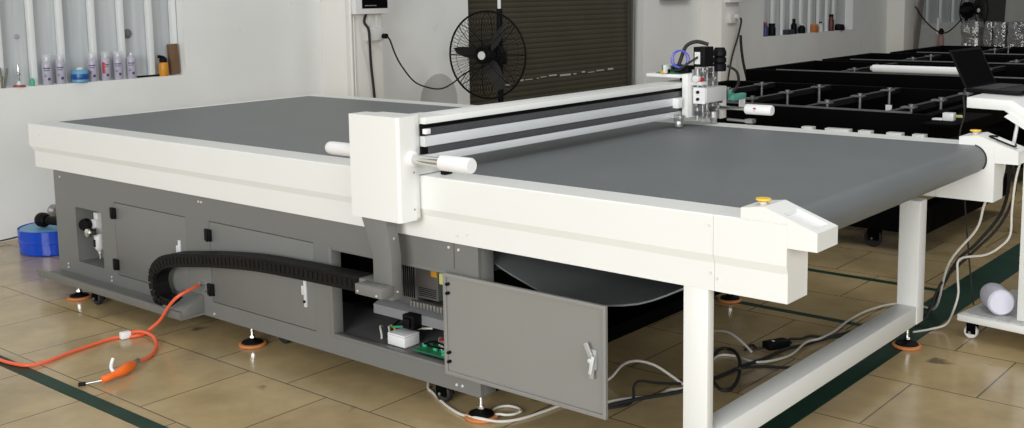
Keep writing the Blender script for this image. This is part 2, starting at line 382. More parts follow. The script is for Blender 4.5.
# conveyor belt: closed loop, flat on top, round over the nose roller, slack underneath
cx, cz, rr_ = 4.448, 0.839, 0.061
top = [(0.045, 0.893), (0.05, 0.9), (1.5, 0.9), (3.0, 0.9)]
arc = [(cx+rr_*math.cos(a), cz+rr_*math.sin(a)) for a in [PI/2-k*(PI-0.45)/22 for k in range(23)]]
low = [(4.30, 0.712), (4.106, 0.60), (3.938, 0.522), (3.75, 0.484), (3.64, 0.478), (3.558, 0.483), (3.408, 0.524), (3.307, 0.559), (3.2, 0.605), (3.05, 0.64)]
outer = top+arc+[(p.x, p.y) for p in smooth_path([(p[0], p[1], 0) for p in [arc[-1]]+low], 3)][1:]
def inset(pts, d):
    o = []
    for i, p in enumerate(pts):
        a = Vector(pts[max(i-1, 0)]); b = Vector(pts[min(i+1, len(pts)-1)]); t = (b-a).normalized()
        o.append((p[0]+t.y*d, p[1]-t.x*d))
    return o
inner = inset(outer, 0.006)
bm_ = MB(); n = len(outer); ys = (RW+0.002, WD-RW-0.002)
rings = [[(p[0], y, p[1]) for p in outer+inner[::-1]] for y in ys]
bm_.add(rings[0]+rings[1], [])
N2 = 2*n
for i in range(N2):
    j = (i+1) % N2; bm_.f.append((i, j, N2+j, N2+i))
for i in range(n-1):
    bm_.f.append((i, N2-1-i, N2-2-i, i+1)); bm_.f.append((N2+i, N2+i+1, N2+N2-2-i, N2+N2-1-i))
belt = make('conveyor_belt', bm_, BELTM, mc, ang=40)
for y in (RW+0.001, WD-RW-0.001):
    eg = MB().tube([(cx+(rr_+0.001)*math.cos(a), y, cz+(rr_+0.001)*math.sin(a)) for a in [1.35-k*2.0/18 for k in range(19)]], 0.0045, 6)
    make('belt_edge', eg, BELT_EDGE, belt)
make('nose_roller', MB().cyl((cx, RW+0.005, cz), (cx, WD-RW-0.005, cz), rr_-0.008, 32), STEEL, mc)

# cabinet
CX0, CX1, CY, CZ0, CZ1 = 0.17, 3.311, 0.029, 0.08, 0.655
REC = (0.384, 0.650, 0.168, 0.470); D1 = (0.785, 1.430, 0.156, 0.541); D2 = (1.622, 2.374, 0.156, 0.545); OP = (2.469, 3.150, 0.158, 0.541)
cab = make('cabinet', MB().holes(CX0, CX1, CZ0, CZ1, CY, CY+0.018, [REC, D1, D2, OP]), GREY, mc)
each('side_panel', [MB().box(CX0, CX0+0.015, CY+0.018, 2.019, CZ0, CZ1), MB().box(CX0, CX1, 2.02, 2.04, CZ0, CZ1), MB().box(CX0+0.016, CX1-0.1, CY+0.018, 2.019, CZ0, CZ0+0.012)], GREY, cab)
make('corner_post', MB().box(CX1-0.09, CX1, CY+0.0185, 0.115, CZ0, CZ1), GREY, cab, 0.002)
make('corner_post', MB().box(CX1-0.09, CX1, 1.94, 2.019, CZ0, CZ1), GREY, cab, 0.002)
make('base_bar', MB().box(CX1-0.09, CX1-0.001, 0.116, 1.939, CZ0, CZ0+0.06), BLACKP, cab)
each('interior_shade', [MB().box(3.0, 3.02, 0.50, 2.01, 0.10, 0.52), MB().box(3.19, 3.20, 0.12, 0.50, 0.10, 0.50), MB().box(3.02, 3.215, 0.505, 2.0, 0.094, 0.10), MB().box(2.0, 2.015, CY+0.02, 0.6, 0.10, 0.60)], DARKIN, cab)  # near-black sheets added as the shade inside the open cabinet
# recess box with air regulator
RX = 0.035
make('recess_box', MB().box(REC[0]-0.004, REC[0], CY+0.018, 0.16, REC[2], REC[3]).box(REC[1], REC[1]+0.004, CY+0.018, 0.16, REC[2], REC[3])
     .box(REC[0], REC[1], 0.155, 0.16, REC[2], REC[3]).box(REC[0], REC[1], CY+0.018, 0.155, REC[2]-0.004, REC[2]).box(REC[0], REC[1], CY+0.018, 0.155, REC[3], REC[3]+0.004), GREY, cab)
reg = make('air_regulator', MB().box(0.525-RX, 0.575-RX, 0.055, 0.14, 0.335, 0.41).box(0.53-RX, 0.57-RX, 0.07, 0.153, 0.41, 0.445), PLUGM, cab, 0.002)
make('gauge', MB().lathe([(0, 0), (0.030, 0), (0.033, 0.006), (0.033, 0.03), (0, 0.032)], (0.53-RX, 0.010, 0.385), 24, (-0.5, 1, 0)), BLACK, reg)
make('adjusting_knob', MB().lathe([(0, 0), (0.022, 0.002), (0.026, 0.012), (0.024, 0.045), (0, 0.045)], (0.575-RX, 0.0, 0.35), 18, (0, 1, 0)), CHROME, reg)
make('filter_bowl', MB().lathe([(0.022, 0.335), (0.026, 0.325), (0.026, 0.26), (0.018, 0.245), (0.008, 0.235), (0.008, 0.225), (0, 0.225)], (0.565-RX, 0.075, 0), 20), PLUGM, reg)
make('sight_glass', MB().box(0.558-RX, 0.572-RX, 0.045, 0.050, 0.265, 0.305), BLACK, reg)
make('drain_cock', MB().cyl((0.565-RX, 0.075, 0.226), (0.565-RX, 0.075, 0.195), 0.006, 12), STEEL, reg)
# flush doors with hinges and latches
def flush_door(d, hz, latch):
    g = 0.0035
    p = make('cabinet_door', MB().box(d[0]+g, d[1]-0.0008, CY-0.0005, CY+0.015, d[2]+g, d[3]-g), GREY, mc, 0.0008)
    for z in hz:
        make('hinge', MB().box(d[0]-0.028, d[0]+0.02, CY-0.012, CY-0.0006, z-0.028, z+0.028).cyl((d[0]-0.004, CY-0.012, z-0.03), (d[0]-0.004, CY-0.012, z+0.03), 0.007, 12), BLACK, p, 0.002)
    lx, lz = latch
    make('latch', MB().box(lx-0.008, lx+0.008, CY-0.010, CY-0.0006, lz-0.06, lz+0.06).box(lx-0.013, lx-0.002, CY-0.018, CY-0.01, lz-0.005, lz+0.035), ALU, p, 0.002)
    make('latch_knob', MB().cyl((lx, CY-0.016, lz-0.035), (lx, CY-0.010, lz-0.035), 0.006, 12), BLACK, p)
    return p
flush_door(D1, (0.483, 0.212), (1.375, 0.36))
flush_door(D2, (0.478, 0.216), (2.315, 0.315))
make('panel_seam', MB().box(3.19, 3.192, CY-0.0004, CY+0.004, 0.555, 0.655), BLACK, cab)
for x, z in [(0.24, 0.62), (0.27, 0.12), (0.27, 0.14), (0.72, 0.115), (0.72, 0.135), (1.548, 0.628), (1.57, 0.628), (3.165, 0.635), (3.215, 0.632), (3.19, 0.105), (3.22, 0.107), (1.63, 0.10)]:
    make('cabinet_screw', MB().cyl((x, CY+0.001, z), (x, CY-0.0035, z), 0.0055, 10), ALU, cab)
# frame lip round the electrical opening
lip = MB().box(OP[0]-0.001, OP[0]+0.02, CY-0.004, CY+0.05, OP[2], OP[3]).box(OP[0]+0.02, OP[1], CY-0.004, CY+0.03, OP[2]-0.001, OP[2]+0.012).box(OP[0]+0.02, OP[1], CY-0.001, CY+0.03, OP[3]-0.012, OP[3])
make('opening_frame', lip, GREY, cab, 0.001)
# swung-open door (inside face towards the aisle)
dx0, dx1, dz0, dz1 = 3.152, 3.898, 0.148, 0.541
od = make('open_door', MB().box(dx0, dx1, 0.012, 0.016, dz0, dz1), GREY_IN, mc)
rimb = MB().holes(dx0, dx1, dz0, dz1, 0.003, 0.012, [(dx0+0.014, dx1-0.014, dz0+0.014, dz1-0.014)])
make('door_rim', rimb, GREY_IN, od, 0.0015)
for z in (0.50, 0.465, 0.235, 0.20):
    make('hinge_bolt', MB().cyl((dx0+0.024, 0.012, z), (dx0+0.024, -0.003, z), 0.006, 12), BLACK, od)
lt = make('door_lock', MB().box(3.835, 3.862, -0.004, 0.012, 0.315, 0.385).box(3.840, 3.858, -0.012, -0.004, 0.285, 0.36).obox((3.838, -0.013, 0.385), (0.5, 0, -1), (0, 1, 0), (1, 0, 0.5), 0.05, 0.007, 0.018), mat('zinc lock', (0.5, 0.52, 0.52), 0.35, 0.4, var=0.08), od, 0.002)
make('lock_cam', MB().obox((3.855, -0.017, 0.335), (0.2, 0, 1), (0, 1, 0), (1, 0, -0.2), 0.065, 0.006, 0.012).cyl((3.848, -0.021, 0.35), (3.848, -0.012, 0.35), 0.008, 12), ALU, lt, 0.001)
# electronics inside the opening
ed = make('mounting_plate', MB().box(2.5, 3.18, 0.40, 0.41, 0.10, 0.60).box(2.03, 3.18, 0.06, 0.40, 0.155, 0.16), mat('zinc plate', (0.15, 0.15, 0.15), 0.45, 0.2, var=0.12), cab)
ledge = make('cable_duct', MB().prism([(0.26, 0.30), (0.19, 0.275), (0.19, 0.235), (0.40, 0.235), (0.40, 0.30)], 'x', 2.56, 3.18), mat('grey cable duct', (0.24, 0.245, 0.25), 0.5, var=0.05), ed)
psu = make('power_supply', MB().box(2.90, 3.02, 0.20, 0.33, 0.345, 0.50), mat('psu case', (0.13, 0.13, 0.13), 0.4, 0.2, var=0.1), ed, 0.003)
each('vent_slot', [MB().box(2.91, 3.01, 0.198, 0.2005, 0.355+k*0.008, 0.358+k*0.008) for k in range(5)], BLACK, psu)
make('warning_sticker', MB().box(2.985, 3.017, 0.196, 0.2005, 0.445, 0.498), AMBER, psu)
dr = MB()
dr.box(2.72, 2.88, 0.22, 0.33, 0.30, 0.50)
drv = make('motor_driver', dr, mat('driver case', (0.12, 0.12, 0.12), 0.5, var=0.05), ed, 0.003)
each('vent_slot', [MB().box(2.80+i_*0.012, 2.807+i_*0.012, 0.218, 0.2205, 0.33, 0.47) for i_ in range(6)], BLACK, drv)
make('inner_plate', MB().box(2.70, 2.76, 0.14, 0.15, 0.46, 0.535), GREY, ed)
make('relay', MB().box(3.055, 3.105, 0.17, 0.24, 0.43, 0.475), LIME, ed, 0.003)
tb = make('terminal_board', MB().box(3.03, 3.17, 0.24, 0.25, 0.30, 0.50), GREEN, ed)
tp = []; random.seed(3)
for k in range(26):
    x = random.uniform(3.035, 3.15); z = random.uniform(0.305, 0.47)
    tp.append(MB().box(x, x+random.uniform(0.008, 0.02), 0.215, 0.2395, z, z+random.uniform(0.008, 0.022)))
each('terminal', tp, mat('pale terminals', (0.5, 0.5, 0.44), 0.4, 0.2, var=0.3, scale=60), tb)
each('terminal_block', [MB().box(2.86+k*0.019, 2.872+k*0.019, 0.195, 0.23, 0.3005, 0.325) for k in range(16)], mat('strip metal', (0.35, 0.35, 0.33), 0.35, 0.6, var=0.3, scale=50), ed, 0.001)
pc = make('circuit_board', MB().box(2.94, 3.17, 0.10, 0.24, 0.170, 0.174), GREEN, ed)
pp = []
for k in range(14):
    x = random.uniform(2.945, 3.14); y = random.uniform(0.105, 0.20); pp.append(MB().box(x, x+0.02, y, y+0.012, 0.1742, 0.174+random.uniform(0.008, 0.018)))
each('connector', pp, GREENP, pc, 0.001)
for x, y in ((3.0, 0.2), (3.04, 0.17), (3.10, 0.21), (3.13, 0.16)): make('capacitor', MB().cyl((x, y, 0.174), (x, y, 0.205), 0.011, 14), PLUGM, pc)
for x, y in ((3.02, 0.185), (3.075, 0.19)): make('red_cap', MB().cyl((x, y, 0.2), (x, y, 0.21), 0.013, 14), RED, pc)
wr = [(BLACK, [(2.93, 0.12, 0.19), (3.0, 0.11, 0.215), (3.08, 0.13, 0.195), (3.16, 0.12, 0.22)]), (BLACK, [(2.90, 0.16, 0.175), (3.0, 0.09, 0.20), (3.1, 0.1, 0.205), (3.17, 0.15, 0.19)]),
      (GREENP, [(2.62, 0.22, 0.17), (2.68, 0.19, 0.195), (2.75, 0.21, 0.205), (2.80, 0.24, 0.22), (2.85, 0.26, 0.24)]), (CREAM, [(2.60, 0.20, 0.18), (2.64, 0.15, 0.20), (2.68, 0.12, 0.178), (2.69, 0.11, 0.166)]),
      (CREAM, [(2.66, 0.18, 0.195), (2.70, 0.16, 0.178), (2.78, 0.19, 0.205), (2.86, 0.24, 0.21)]), (AMBER, [(2.64, 0.21, 0.19), (2.70, 0.2, 0.178), (2.77, 0.22, 0.19)]),
      (BLACK, [(2.70, 0.25, 0.21), (2.78, 0.24, 0.23), (2.86, 0.25, 0.215), (2.92, 0.26, 0.26)]), (BLACK, [(2.60, 0.27, 0.17), (2.68, 0.26, 0.22), (2.75, 0.28, 0.20), (2.83, 0.27, 0.22)])]
for m_, p_ in wr: make('wire', MB().tube(smooth_path(p_, 5), 0.0045, 6), m_, ed)
make('switch', MB().cyl((2.80, 0.21, 0.235), (2.80, 0.175, 0.245), 0.02, 16), PLUGM, ed)
make('switch_cap', MB().cyl((2.80, 0.1745, 0.245), (2.80, 0.165, 0.247), 0.012, 14), RED, ed)
make('transformer', MB().box(2.785, 2.850, 0.14, 0.186, 0.222, 0.282).box(2.80, 2.835, 0.128, 0.14, 0.232, 0.27), BLACK, ed, 0.003)
for o in list(ed.children):
    if o.name.split('.')[0] in ('power_supply', 'motor_driver', 'relay', 'terminal_board', 'terminal_block'): o.location.x -= 0.085
pc.location.x -= 0.035; pc.location.y -= 0.02
# tray along the foot of the cabinet
tr = MB().prism([(CY-0.0005, 0.082), (-0.100, 0.082), (-0.106, 0.098), (-0.108, 0.122), (-0.096, 0.124), (-0.093, 0.094), (CY-0.0005, 0.094)], 'x', 0.178, 1.55)
tray = make('chain_tray', tr, GREY, mc, ang=25)
make('tray_end', MB().prism([(CY-0.0005, 0.094), (-0.0925, 0.094), (-0.095, 0.122), (CY-0.0005, 0.178)], 'x', 1.38, 1.549), GREY, tray, 0.002)
# drag chain: upper run from the gantry arm, bend, end fixed in tray
yc = -0.045; cw = 0.075
cpath = smooth_path([(2.80, 0.452), (2.6, 0.448), (2.35, 0.442), (2.078, 0.430), (1.80, 0.402), (1.60, 0.374), (1.456, 0.352), (1.37, 0.326), (1.305, 0.28), (1.285, 0.225), (1.30, 0.17), (1.34, 0.135), (1.43, 0.128)] and
                    [(a, yc, b) for a, b in [(2.80, 0.452), (2.6, 0.448), (2.35, 0.442), (2.078, 0.430), (1.80, 0.402), (1.60, 0.374), (1.456, 0.352), (1.37, 0.326), (1.305, 0.28), (1.285, 0.225), (1.30, 0.17), (1.34, 0.135), (1.43, 0.128)]], 24)
acc = [0.0]
for a, b in zip(cpath, cpath[1:]): acc.append(acc[-1]+(b-a).length)
def at_len(s):
    for i in range(len(acc)-1):
        if acc[i+1] >= s:
            t = (s-acc[i])/max(acc[i+1]-acc[i], 1e-9); return cpath[i].lerp(cpath[i+1], t), (cpath[i+1]-cpath[i]).normalized()
    return cpath[-1], (cpath[-1]-cpath[-2]).normalized()
ch = MB(); s_ = 0.012; hgt = 0.062
while s_ < acc[-1]:
    p, t = at_len(s_); nn = t.cross(Vector((0, 1, 0)))
    for sg in (-1, 1):
        ch.obox(p+Vector((0, sg*(cw/2-0.006), 0)), t, (0, 1, 0), nn, 0.0305, 0.010, hgt)
        ch.obox(p+Vector((0, sg*(cw/2+0.0005), 0)), t, (0, 1, 0), nn, 0.022, 0.003, hgt*0.5)
    for sg in (-1, 1):
        ch.obox(p+nn*sg*(hgt/2-0.004), t, (0, 1, 0), nn, 0.026, cw-0.012, 0.007)
    ch.obox(p, t, (0, 1, 0), nn, 0.031, cw-0.02, hgt-0.014)
    s_ += 0.030
chain = make('drag_chain', ch, mat('chain plastic', (0.006, 0.006, 0.006), 0.5, var=0.2, spec=0.2), mc)
# gantry column
GX0, GX1 = 2.797, 3.068
def rrect(x0, x1, y0, y1, rad, seg=6):
    pts = []
    for (cx_, cy_, a0) in ((x1-rad, y0+rad, -PI/2),):
        pts += [(cx_+rad*math.cos(a0+k*PI/2/seg), cy_+rad*math.sin(a0+k*PI/2/seg)) for k in range(seg+1)]
    return pts
pol = [(GX0, -0.032), (GX0, -0.12)]+rrect(GX0, GX1, -0.125, -0.001, 0.014)+[(GX1, -0.036), (3.05, -0.036), (3.05, -0.002), (2.86, -0.002), (2.85, -0.032)]
column = make('gantry_column', MB().prism(pol, 'z', 0.738, 1.131), WHITE, mc, ang=30)
# upper block of the column over the rail, carrying the beam
make('column_block', MB().box(2.935, 3.05, -0.0015, 0.13, 0.903, 1.1205), WHITE, column)
each('column_screw', [MB().cyl((GX1-0.001, -0.05, z), (GX1+0.003, -0.05, z), 0.004, 10) for z in (0.78, 0.92)], STEEL, column)
# handles: rod with white grip each side
make('handle_flange', MB().lathe([(0, -0.001), (0.030, -0.001), (0.030, 0.010), (0.022, 0.016), (0, 0.016)], (GX1, -0.058, 0.972), 24, (1, 0, 0)), WHITE2, column)
rod = make('handle_rod', MB().cyl((GX1+0.015, -0.058, 0.972), (3.225, -0.058, 0.972), 0.0175, 20), CHROME, column)
make('handle_grip', MB().lathe([(0, 0), (0.026, 0.0), (0.029, 0.004), (0.029, 0.142), (0.026, 0.147), (0, 0.147)], (3.222, -0.058, 0.972), 28, (1, 0, 0)), WHITE2, column)
make('handle_grip', MB().lathe([(0, 0), (0.019, 0.0), (0.024, 0.008), (0.026, 0.03), (0.026, 0.23), (0, 0.23)], (2.59, -0.05, 0.977), 28, (1, 0, 0)), WHITE2, column)
# grey arm hanging from the column down to the drag chain
ap = [(2.823, 0.739), (2.965, 0.739), (2.985, 0.60), (2.985, 0.40), (2.93, 0.40), (2.885, 0.47), (2.885, 0.592)]
arm = make('chain_arm', MB().prism([(2.823, 0.738), (2.958, 0.738), (2.983, 0.60), (2.983, 0.425), (2.883, 0.425), (2.883, 0.592)], 'y', -0.098, -0.045), GREY, mc, 0.001)
make('arm_foot', MB().box(2.845, 2.99, -0.160, -0.0985, 0.445, 0.485).box(2.80, 2.882, -0.0985, -0.01, 0.425, 0.485), GREY, arm, 0.001)
each('arm_screw', [MB().cyl((x, -0.160, z), (x, -0.163, z), 0.004, 10) for x, z in ((2.86, 0.458), (2.965, 0.455))]+[MB().cyl((xx, -0.07, z), (xx+0.0065, -0.07, z), 0.004, 10) for xx, z in ((2.967, 0.66), (2.98, 0.455))], ALU, arm)

# beam across the table, with guide rails on its face
BX0, BX1, BY0, BY1 = 2.945, 3.085, 0.002, 2.06
by0 = 0.0
beam = make('gantry_beam', MB().box(BX0, BX1-0.03, 0.131, BY1, 0.955, 1.120).box(BX1-0.03, BX1, 0.0, BY1, 1.096, 1.120), WHITE, mc, 0.0015)
make('beam_slot', MB().box(BX1-0.03, BX1-0.018, 0.0, BY1, 1.050, 1.0955), BLACK, beam)
make('silver_band', MB().box(BX1-0.03, BX1-0.004, 0.0, BY1, 1.011, 1.050), ALU, beam, 0.001)
make('beam_slot', MB().box(BX1-0.03, BX1-0.018, 0.0, BY1, 0.980, 1.011), BLACK, beam)
make('silver_foot', MB().box(BX1-0.03, BX1-0.006, 0.0, BY1, 0.950, 0.980), ALU, beam, 0.001)
for zc_ in (1.066, 0.996):
    gm = MB().box(BX1-0.018, BX1-0.006, 0.03, BY1-0.02, zc_-0.013, zc_+0.013); y = 0.06
    while y < 2.0: gm.box(BX1-0.0061, BX1-0.0045, y, y+0.035, zc_-0.006, zc_+0.005); y += 0.06
    make('guide_rail', gm, RAILD, beam, 0.0)
make('limit_stop', MB().box(BX1-0.017, BX1+0.004, 0.001, 0.026, 1.058, 1.078), WHITE2, beam, 0.002)
make('cable_connector', MB().box(3.10, 3.125, 0.06, 0.10, 0.9005, 0.925), BLACK, mc, 0.002)
# far column
make('gantry_column', MB().prism([(GX0, WD+0.03), (GX0, WD+0.12), (GX1, WD+0.12), (GX1, WD-0.008), (2.935, WD-0.008)], 'z', 0.738, 1.10), WHITE, mc, 0.002)

# carriage head
HX = BX1+0.004
head = make('carriage_head', MB().box(HX, HX+0.032, 1.76, 2.06, 0.948, 1.165), WHITE, mc, 0.002)
make('shelf_bracket', MB().box(HX-0.05, HX-0.001, 1.82, 1.98, 1.126, 1.1415), BLACK, head)
make('flange_plate', MB().box(HX+0.033, HX+0.045, 2.065, 2.125, 0.915, 1.08), WHITE, head, 0.001)
tb2 = MB().box(2.855, HX+0.03, 1.795, 1.99, 1.142, 1.158)
tray2 = make('cable_shelf', tb2, WHITE2, head, 0.001)
pcb = make('circuit_board', MB().box(2.90, 3.03, 1.82, 1.96, 1.160, 1.164), GREEN, head)
pb = []; random.seed(5)
for k in range(22):
    x = random.uniform(2.915, 2.995); y = random.uniform(1.82, 1.93); pb.append(MB().box(x, x+random.uniform(0.012, 0.03), y, y+0.02, 1.1642, 1.164+random.uniform(0.010, 0.038)))
each('terminal', pb, GREEN, pcb, 0.001)
make('black_plug', MB().box(2.99, 3.08, 1.83, 1.90, 1.164, 1.20).box(2.955, 2.985, 1.80, 1.82, 1.164, 1.182), BLACK, pcb, 0.003)
make('amber_terminal', MB().box(2.945, 2.975, 1.788, 1.80, 1.160, 1.178), AMBER, pcb)
make('white_plug', MB().box(2.965, 2.98, 1.78, 1.83, 1.164, 1.205), PLUGM, pcb, 0.002)
# grey vertical guides on the face of the head
FX = HX+0.032
for y in (1.835, 1.885, 1.925, 1.985):
    make('lift_rod', MB().cyl((FX+0.012, y, 0.93), (FX+0.012, y, 1.19), 0.009, 14), STEEL, head)
make('guide_plate', MB().box(FX, FX+0.008, 1.80, 2.04, 0.955, 1.185), mat('grey anodised plate', (0.33, 0.33, 0.32), 0.4, 0.4, var=0.1), head, 0.001)
bx = make('tool_box', MB().box(FX+0.015, FX+0.085, 1.80, 1.985, 1.022, 1.095), mat('light grey cover', (0.55, 0.55, 0.54), 0.4, var=0.03), head, 0.002)
make('box_end_plate', MB().box(FX+0.013, FX+0.078, 1.793, 1.7995, 1.018, 1.098), WHITE2, bx)
make('toggle', MB().cyl((FX+0.04, 1.793, 1.04), (FX+0.04, 1.785, 1.04), 0.008, 10), BLACK, bx)
make('toggle', MB().cyl((FX+0.04, 1.793, 1.075), (FX+0.04, 1.785, 1.075), 0.008, 10), BLACK, bx)
mot = make('motor', MB().box(FX-0.02, FX+0.045, 1.845, 1.935, 1.195, 1.295), BLACK, head, 0.004)
make('motor_label', MB().box(FX-0.01, FX+0.02, 1.842, 1.8455, 1.21, 1.27), MOTORL, mot)
mot2 = make('motor', MB().lathe([(0, 1.165), (0.03, 1.165), (0.034, 1.17), (0.034, 1.20), (0.028, 1.205), (0.034, 1.212), (0.034, 1.232), (0.027, 1.238), (0.034, 1.245), (0.034, 1.265), (0.024, 1.285), (0, 1.285)], (FX+0.03, 2.02, 0), 20), BLACK, head)
make('red_indicator', MB().box(FX+0.02, FX+0.05, 1.80, 1.835, 1.125, 1.145), RED, head, 0.003)
make('white_valve', MB().box(FX+0.0, FX+0.06, 1.79, 1.85, 1.108, 1.125).cyl((FX+0.03, 1.78, 1.14), (FX+0.03, 1.81, 1.14), 0.018, 14), PLUGM, head, 0.002)
sm = []; random.seed(9)
for k in range(20):
    y = random.uniform(1.80, 2.02); z = random.choice([random.uniform(0.94, 1.01), random.uniform(1.10, 1.17)]); sm.append(MB().box(FX+0.008, FX+random.uniform(0.02, 0.05), y, y+random.uniform(0.01, 0.03), z, z+random.uniform(0.008, 0.02)))
each('bracket', sm, mat('mixed grey metal', (0.35, 0.34, 0.33), 0.35, 0.5, var=0.5, scale=30), head, 0.001)
sm2 = []
for k in range(12):
    y = random.uniform(1.80, 2.02); z = random.choice([random.uniform(0.94, 1.01), random.uniform(1.10, 1.17)]); sm2.append(MB().box(FX+0.008, FX+random.uniform(0.02, 0.045), y, y+random.uniform(0.01, 0.02), z, z+random.uniform(0.01, 0.03)))
each('bracket', sm2, RAILD, head)
make('cutting_tool', MB().lathe([(0, 0.905), (0.012, 0.905), (0.02, 0.93), (0.026, 0.935), (0.026, 0.965), (0, 0.965)], (FX+0.035, 1.955, 0), 16), STEEL, head)
make('roller_guide', MB().box(HX-0.012, HX+0.03, 1.70, 1.733, 0.935, 0.965).cyl((HX+0.01, 1.715, 0.906), (HX+0.01, 1.715, 0.936), 0.022, 16), STEEL, head, 0.002)
make('roller_guide', MB().box(HX-0.012, HX+0.02, 1.69, 1.733, 1.0, 1.05), WHITE2, head, 0.002)
make('cable_loom', MB().tube(smooth_path([(2.99, 1.85, 1.19), (3.03, 1.82, 1.20), (3.045, 1.83, 1.25), (3.06, 1.85, 1.30), (3.10, 1.88, 1.32), (3.15, 1.91, 1.305)], 6), 0.010, 8), RUBBER, head)
make('cable_loom', MB().tube(smooth_path([(2.99, 1.82, 1.175), (3.05, 1.80, 1.185), (3.09, 1.80, 1.21), (3.13, 1.84, 1.245)], 6), 0.006, 8), RUBBER, head)
make('cable_loom', MB().tube(smooth_path([(3.18, 2.05, 1.19), (3.21, 2.09, 1.16), (3.20, 2.13, 1.10), (3.17, 2.13, 1.05)], 6), 0.007, 8), RUBBER, head)
coil = [(3.04+0.763*0.043*math.sin(t)+0.006*t/6, 1.80+0.647*0.043*math.sin(t)+0.01*t/6, 1.236+0.043*math.cos(t)) for t in [k*0.3 for k in range(42)]]
make('air_tube', MB().tube(coil, 0.0032, 6), BLUETUBE, head)
make('teal_connector', MB().box(FX+0.02, FX+0.05, 2.13, 2.27, 1.005, 1.035).box(FX+0.02, FX+0.04, 2.12, 2.16, 1.035, 1.06), TEAL, head, 0.003)
make('connector_bracket', MB().box(FX+0.02, FX+0.028, 2.245, 2.30, 0.945, 1.025), WHITE2, head)
head.location.y += 0.045
# far handle beyond the head
make('handle_rod', MB().cyl((3.10, 2.10, 0.975), (3.29, 2.10, 0.975), 0.010, 14), CHROME, mc)
fg = make('handle_grip', MB().lathe([(0, 0), (0.023, 0.0), (0.026, 0.004), (0.026, 0.140), (0.023, 0.146), (0, 0.146)], (3.285, 2.10, 0.975), 28, (1, 0, 0)), WHITE2, mc)
make('grip_mark', MB().lathe([(0, 0), (0.009, 0), (0.009, 0.003), (0, 0.003)], (3.345, 2.0742, 0.978), 14, (0, 1, 0)), RED, fg)
make('far_rod', MB().cyl((3.18, 2.10, 0.915), (3.31, 2.10, 0.912), 0.007, 10).box(3.29, 3.33, 2.08, 2.12, 0.905, 0.925), STEEL, mc)
for a, b in ((3.60, 3.655), (3.72, 3.84), (3.885, 3.945), (4.02, 4.09), (4.14, 4.195)):
    make('rail_block', MB().box(a, b, WD+0.001, WD+0.045, 0.86, 0.9095), mat('pale grey block', (0.45, 0.45, 0.43), 0.5, var=0.05), mc, 0.001)
# legs at the conveyor end
LX0, LX1 = 4.201, 4.291
make('leg', MB().box(LX0-0.01, LX1-0.012, 0.012, 0.05, 0.112, ZB-0.0005), WHITE, mc, 0.003)
make('leg', MB().box(LX0, LX1, 1.783, 1.865, 0.112, ZB-0.0005), WHITE, mc, 0.003)
make('crossbar', MB().box(LX0+0.002, LX1-0.002, 0.051, 1.782, 0.112, 0.194), WHITE, mc, 0.003)
def foot(x, y, ztop):
    f = make('levelling_foot', MB().cyl((x, y, 0.03), (x, y, ztop), 0.0085, 12), CHROME, mc)
    make('foot_nut', MB().cyl((x, y, 0.037), (x, y, 0.048), 0.014, 6), CHROME, f)
    make('foot_pad', MB().lathe([(0, 0.0145), (0.050, 0.0145), (0.046, 0.021), (0.022, 0.027), (0.014, 0.036), (0, 0.036)], (x, y, 0), 28), BLACK, f)
    make('foot_ring', MB().lathe([(0, 0.0), (0.056, 0.0), (0.063, 0.005), (0.063, 0.011), (0.057, 0.0142), (0, 0.0142)], (x, y, 0), 28), COPPER, f)
for x, y in ((0.505, -0.045), (1.905, 0.036), (3.305, 0.036), (3.27, 1.98), (0.53, 1.98), (1.925, 1.98)): foot(x, y, 0.082)
foot(4.24, 0.065, 0.1125); foot(4.246, 1.80, 0.1125)
def caster(x, y, ztop, r, parent, name='caster', wm=RUBBER):
    c = make(name, MB().box(x-r*0.9, x+r*0.9, y-0.03, y+0.03, ztop-0.006, ztop).box(x-r*0.5, x+r*0.8, y-0.024, y-0.018, r*0.8, ztop-0.006).box(x-r*0.5, x+r*0.8, y+0.018, y+0.024, r*0.8, ztop-0.006), BLACKP, parent)
    make('wheel', MB().lathe([(0, -0.016), (r*0.85, -0.016), (r, -0.010), (r, 0.010), (r*0.85, 0.016), (0, 0.016)], (x, y, r), 24, (0, 1, 0)), wm, c)
    make('axle', MB().cyl((x, y-0.027, r), (x, y+0.027, r), 0.006, 12), STEEL, c)
    return c
caster(0.70, -0.045, 0.0815, 0.036, mc); caster(3.08, 0.07, 0.0815, 0.039, mc); caster(2.0, 0.15, 0.0815, 0.036, mc)
# hose fitting on the cabinet
make('hose_fitting', MB().cyl((1.556, CY, 0.232), (1.556, 0.002, 0.236), 0.010, 12).cyl((1.575, CY-0.001, 0.20), (1.575, CY-0.006, 0.20), 0.005, 8), CHROME, mc)

# white box lying inside the opened electrical compartment
wb = make('white_junction_box', MB().obox((2.80, 0.13, 0.187), (1, -0.0, 0), (0, 1, 0), (0, 0, 1), 0.100, 0.085, 0.050), WHITE2, origin=(2.80, 0.13, 0.161), bevel=0.003)
tag(wb, 'small white junction box lying on the floor of the opened electrical compartment', 'box')
make('lid_seam', MB().obox((2.80, 0.13, 0.205), (1, 0, 0), (0, 1, 0), (0, 0, 1), 0.1005, 0.0855, 0.0015), mat('seam shadow', (0.3, 0.3, 0.3), 0.5, var=0.05), wb)

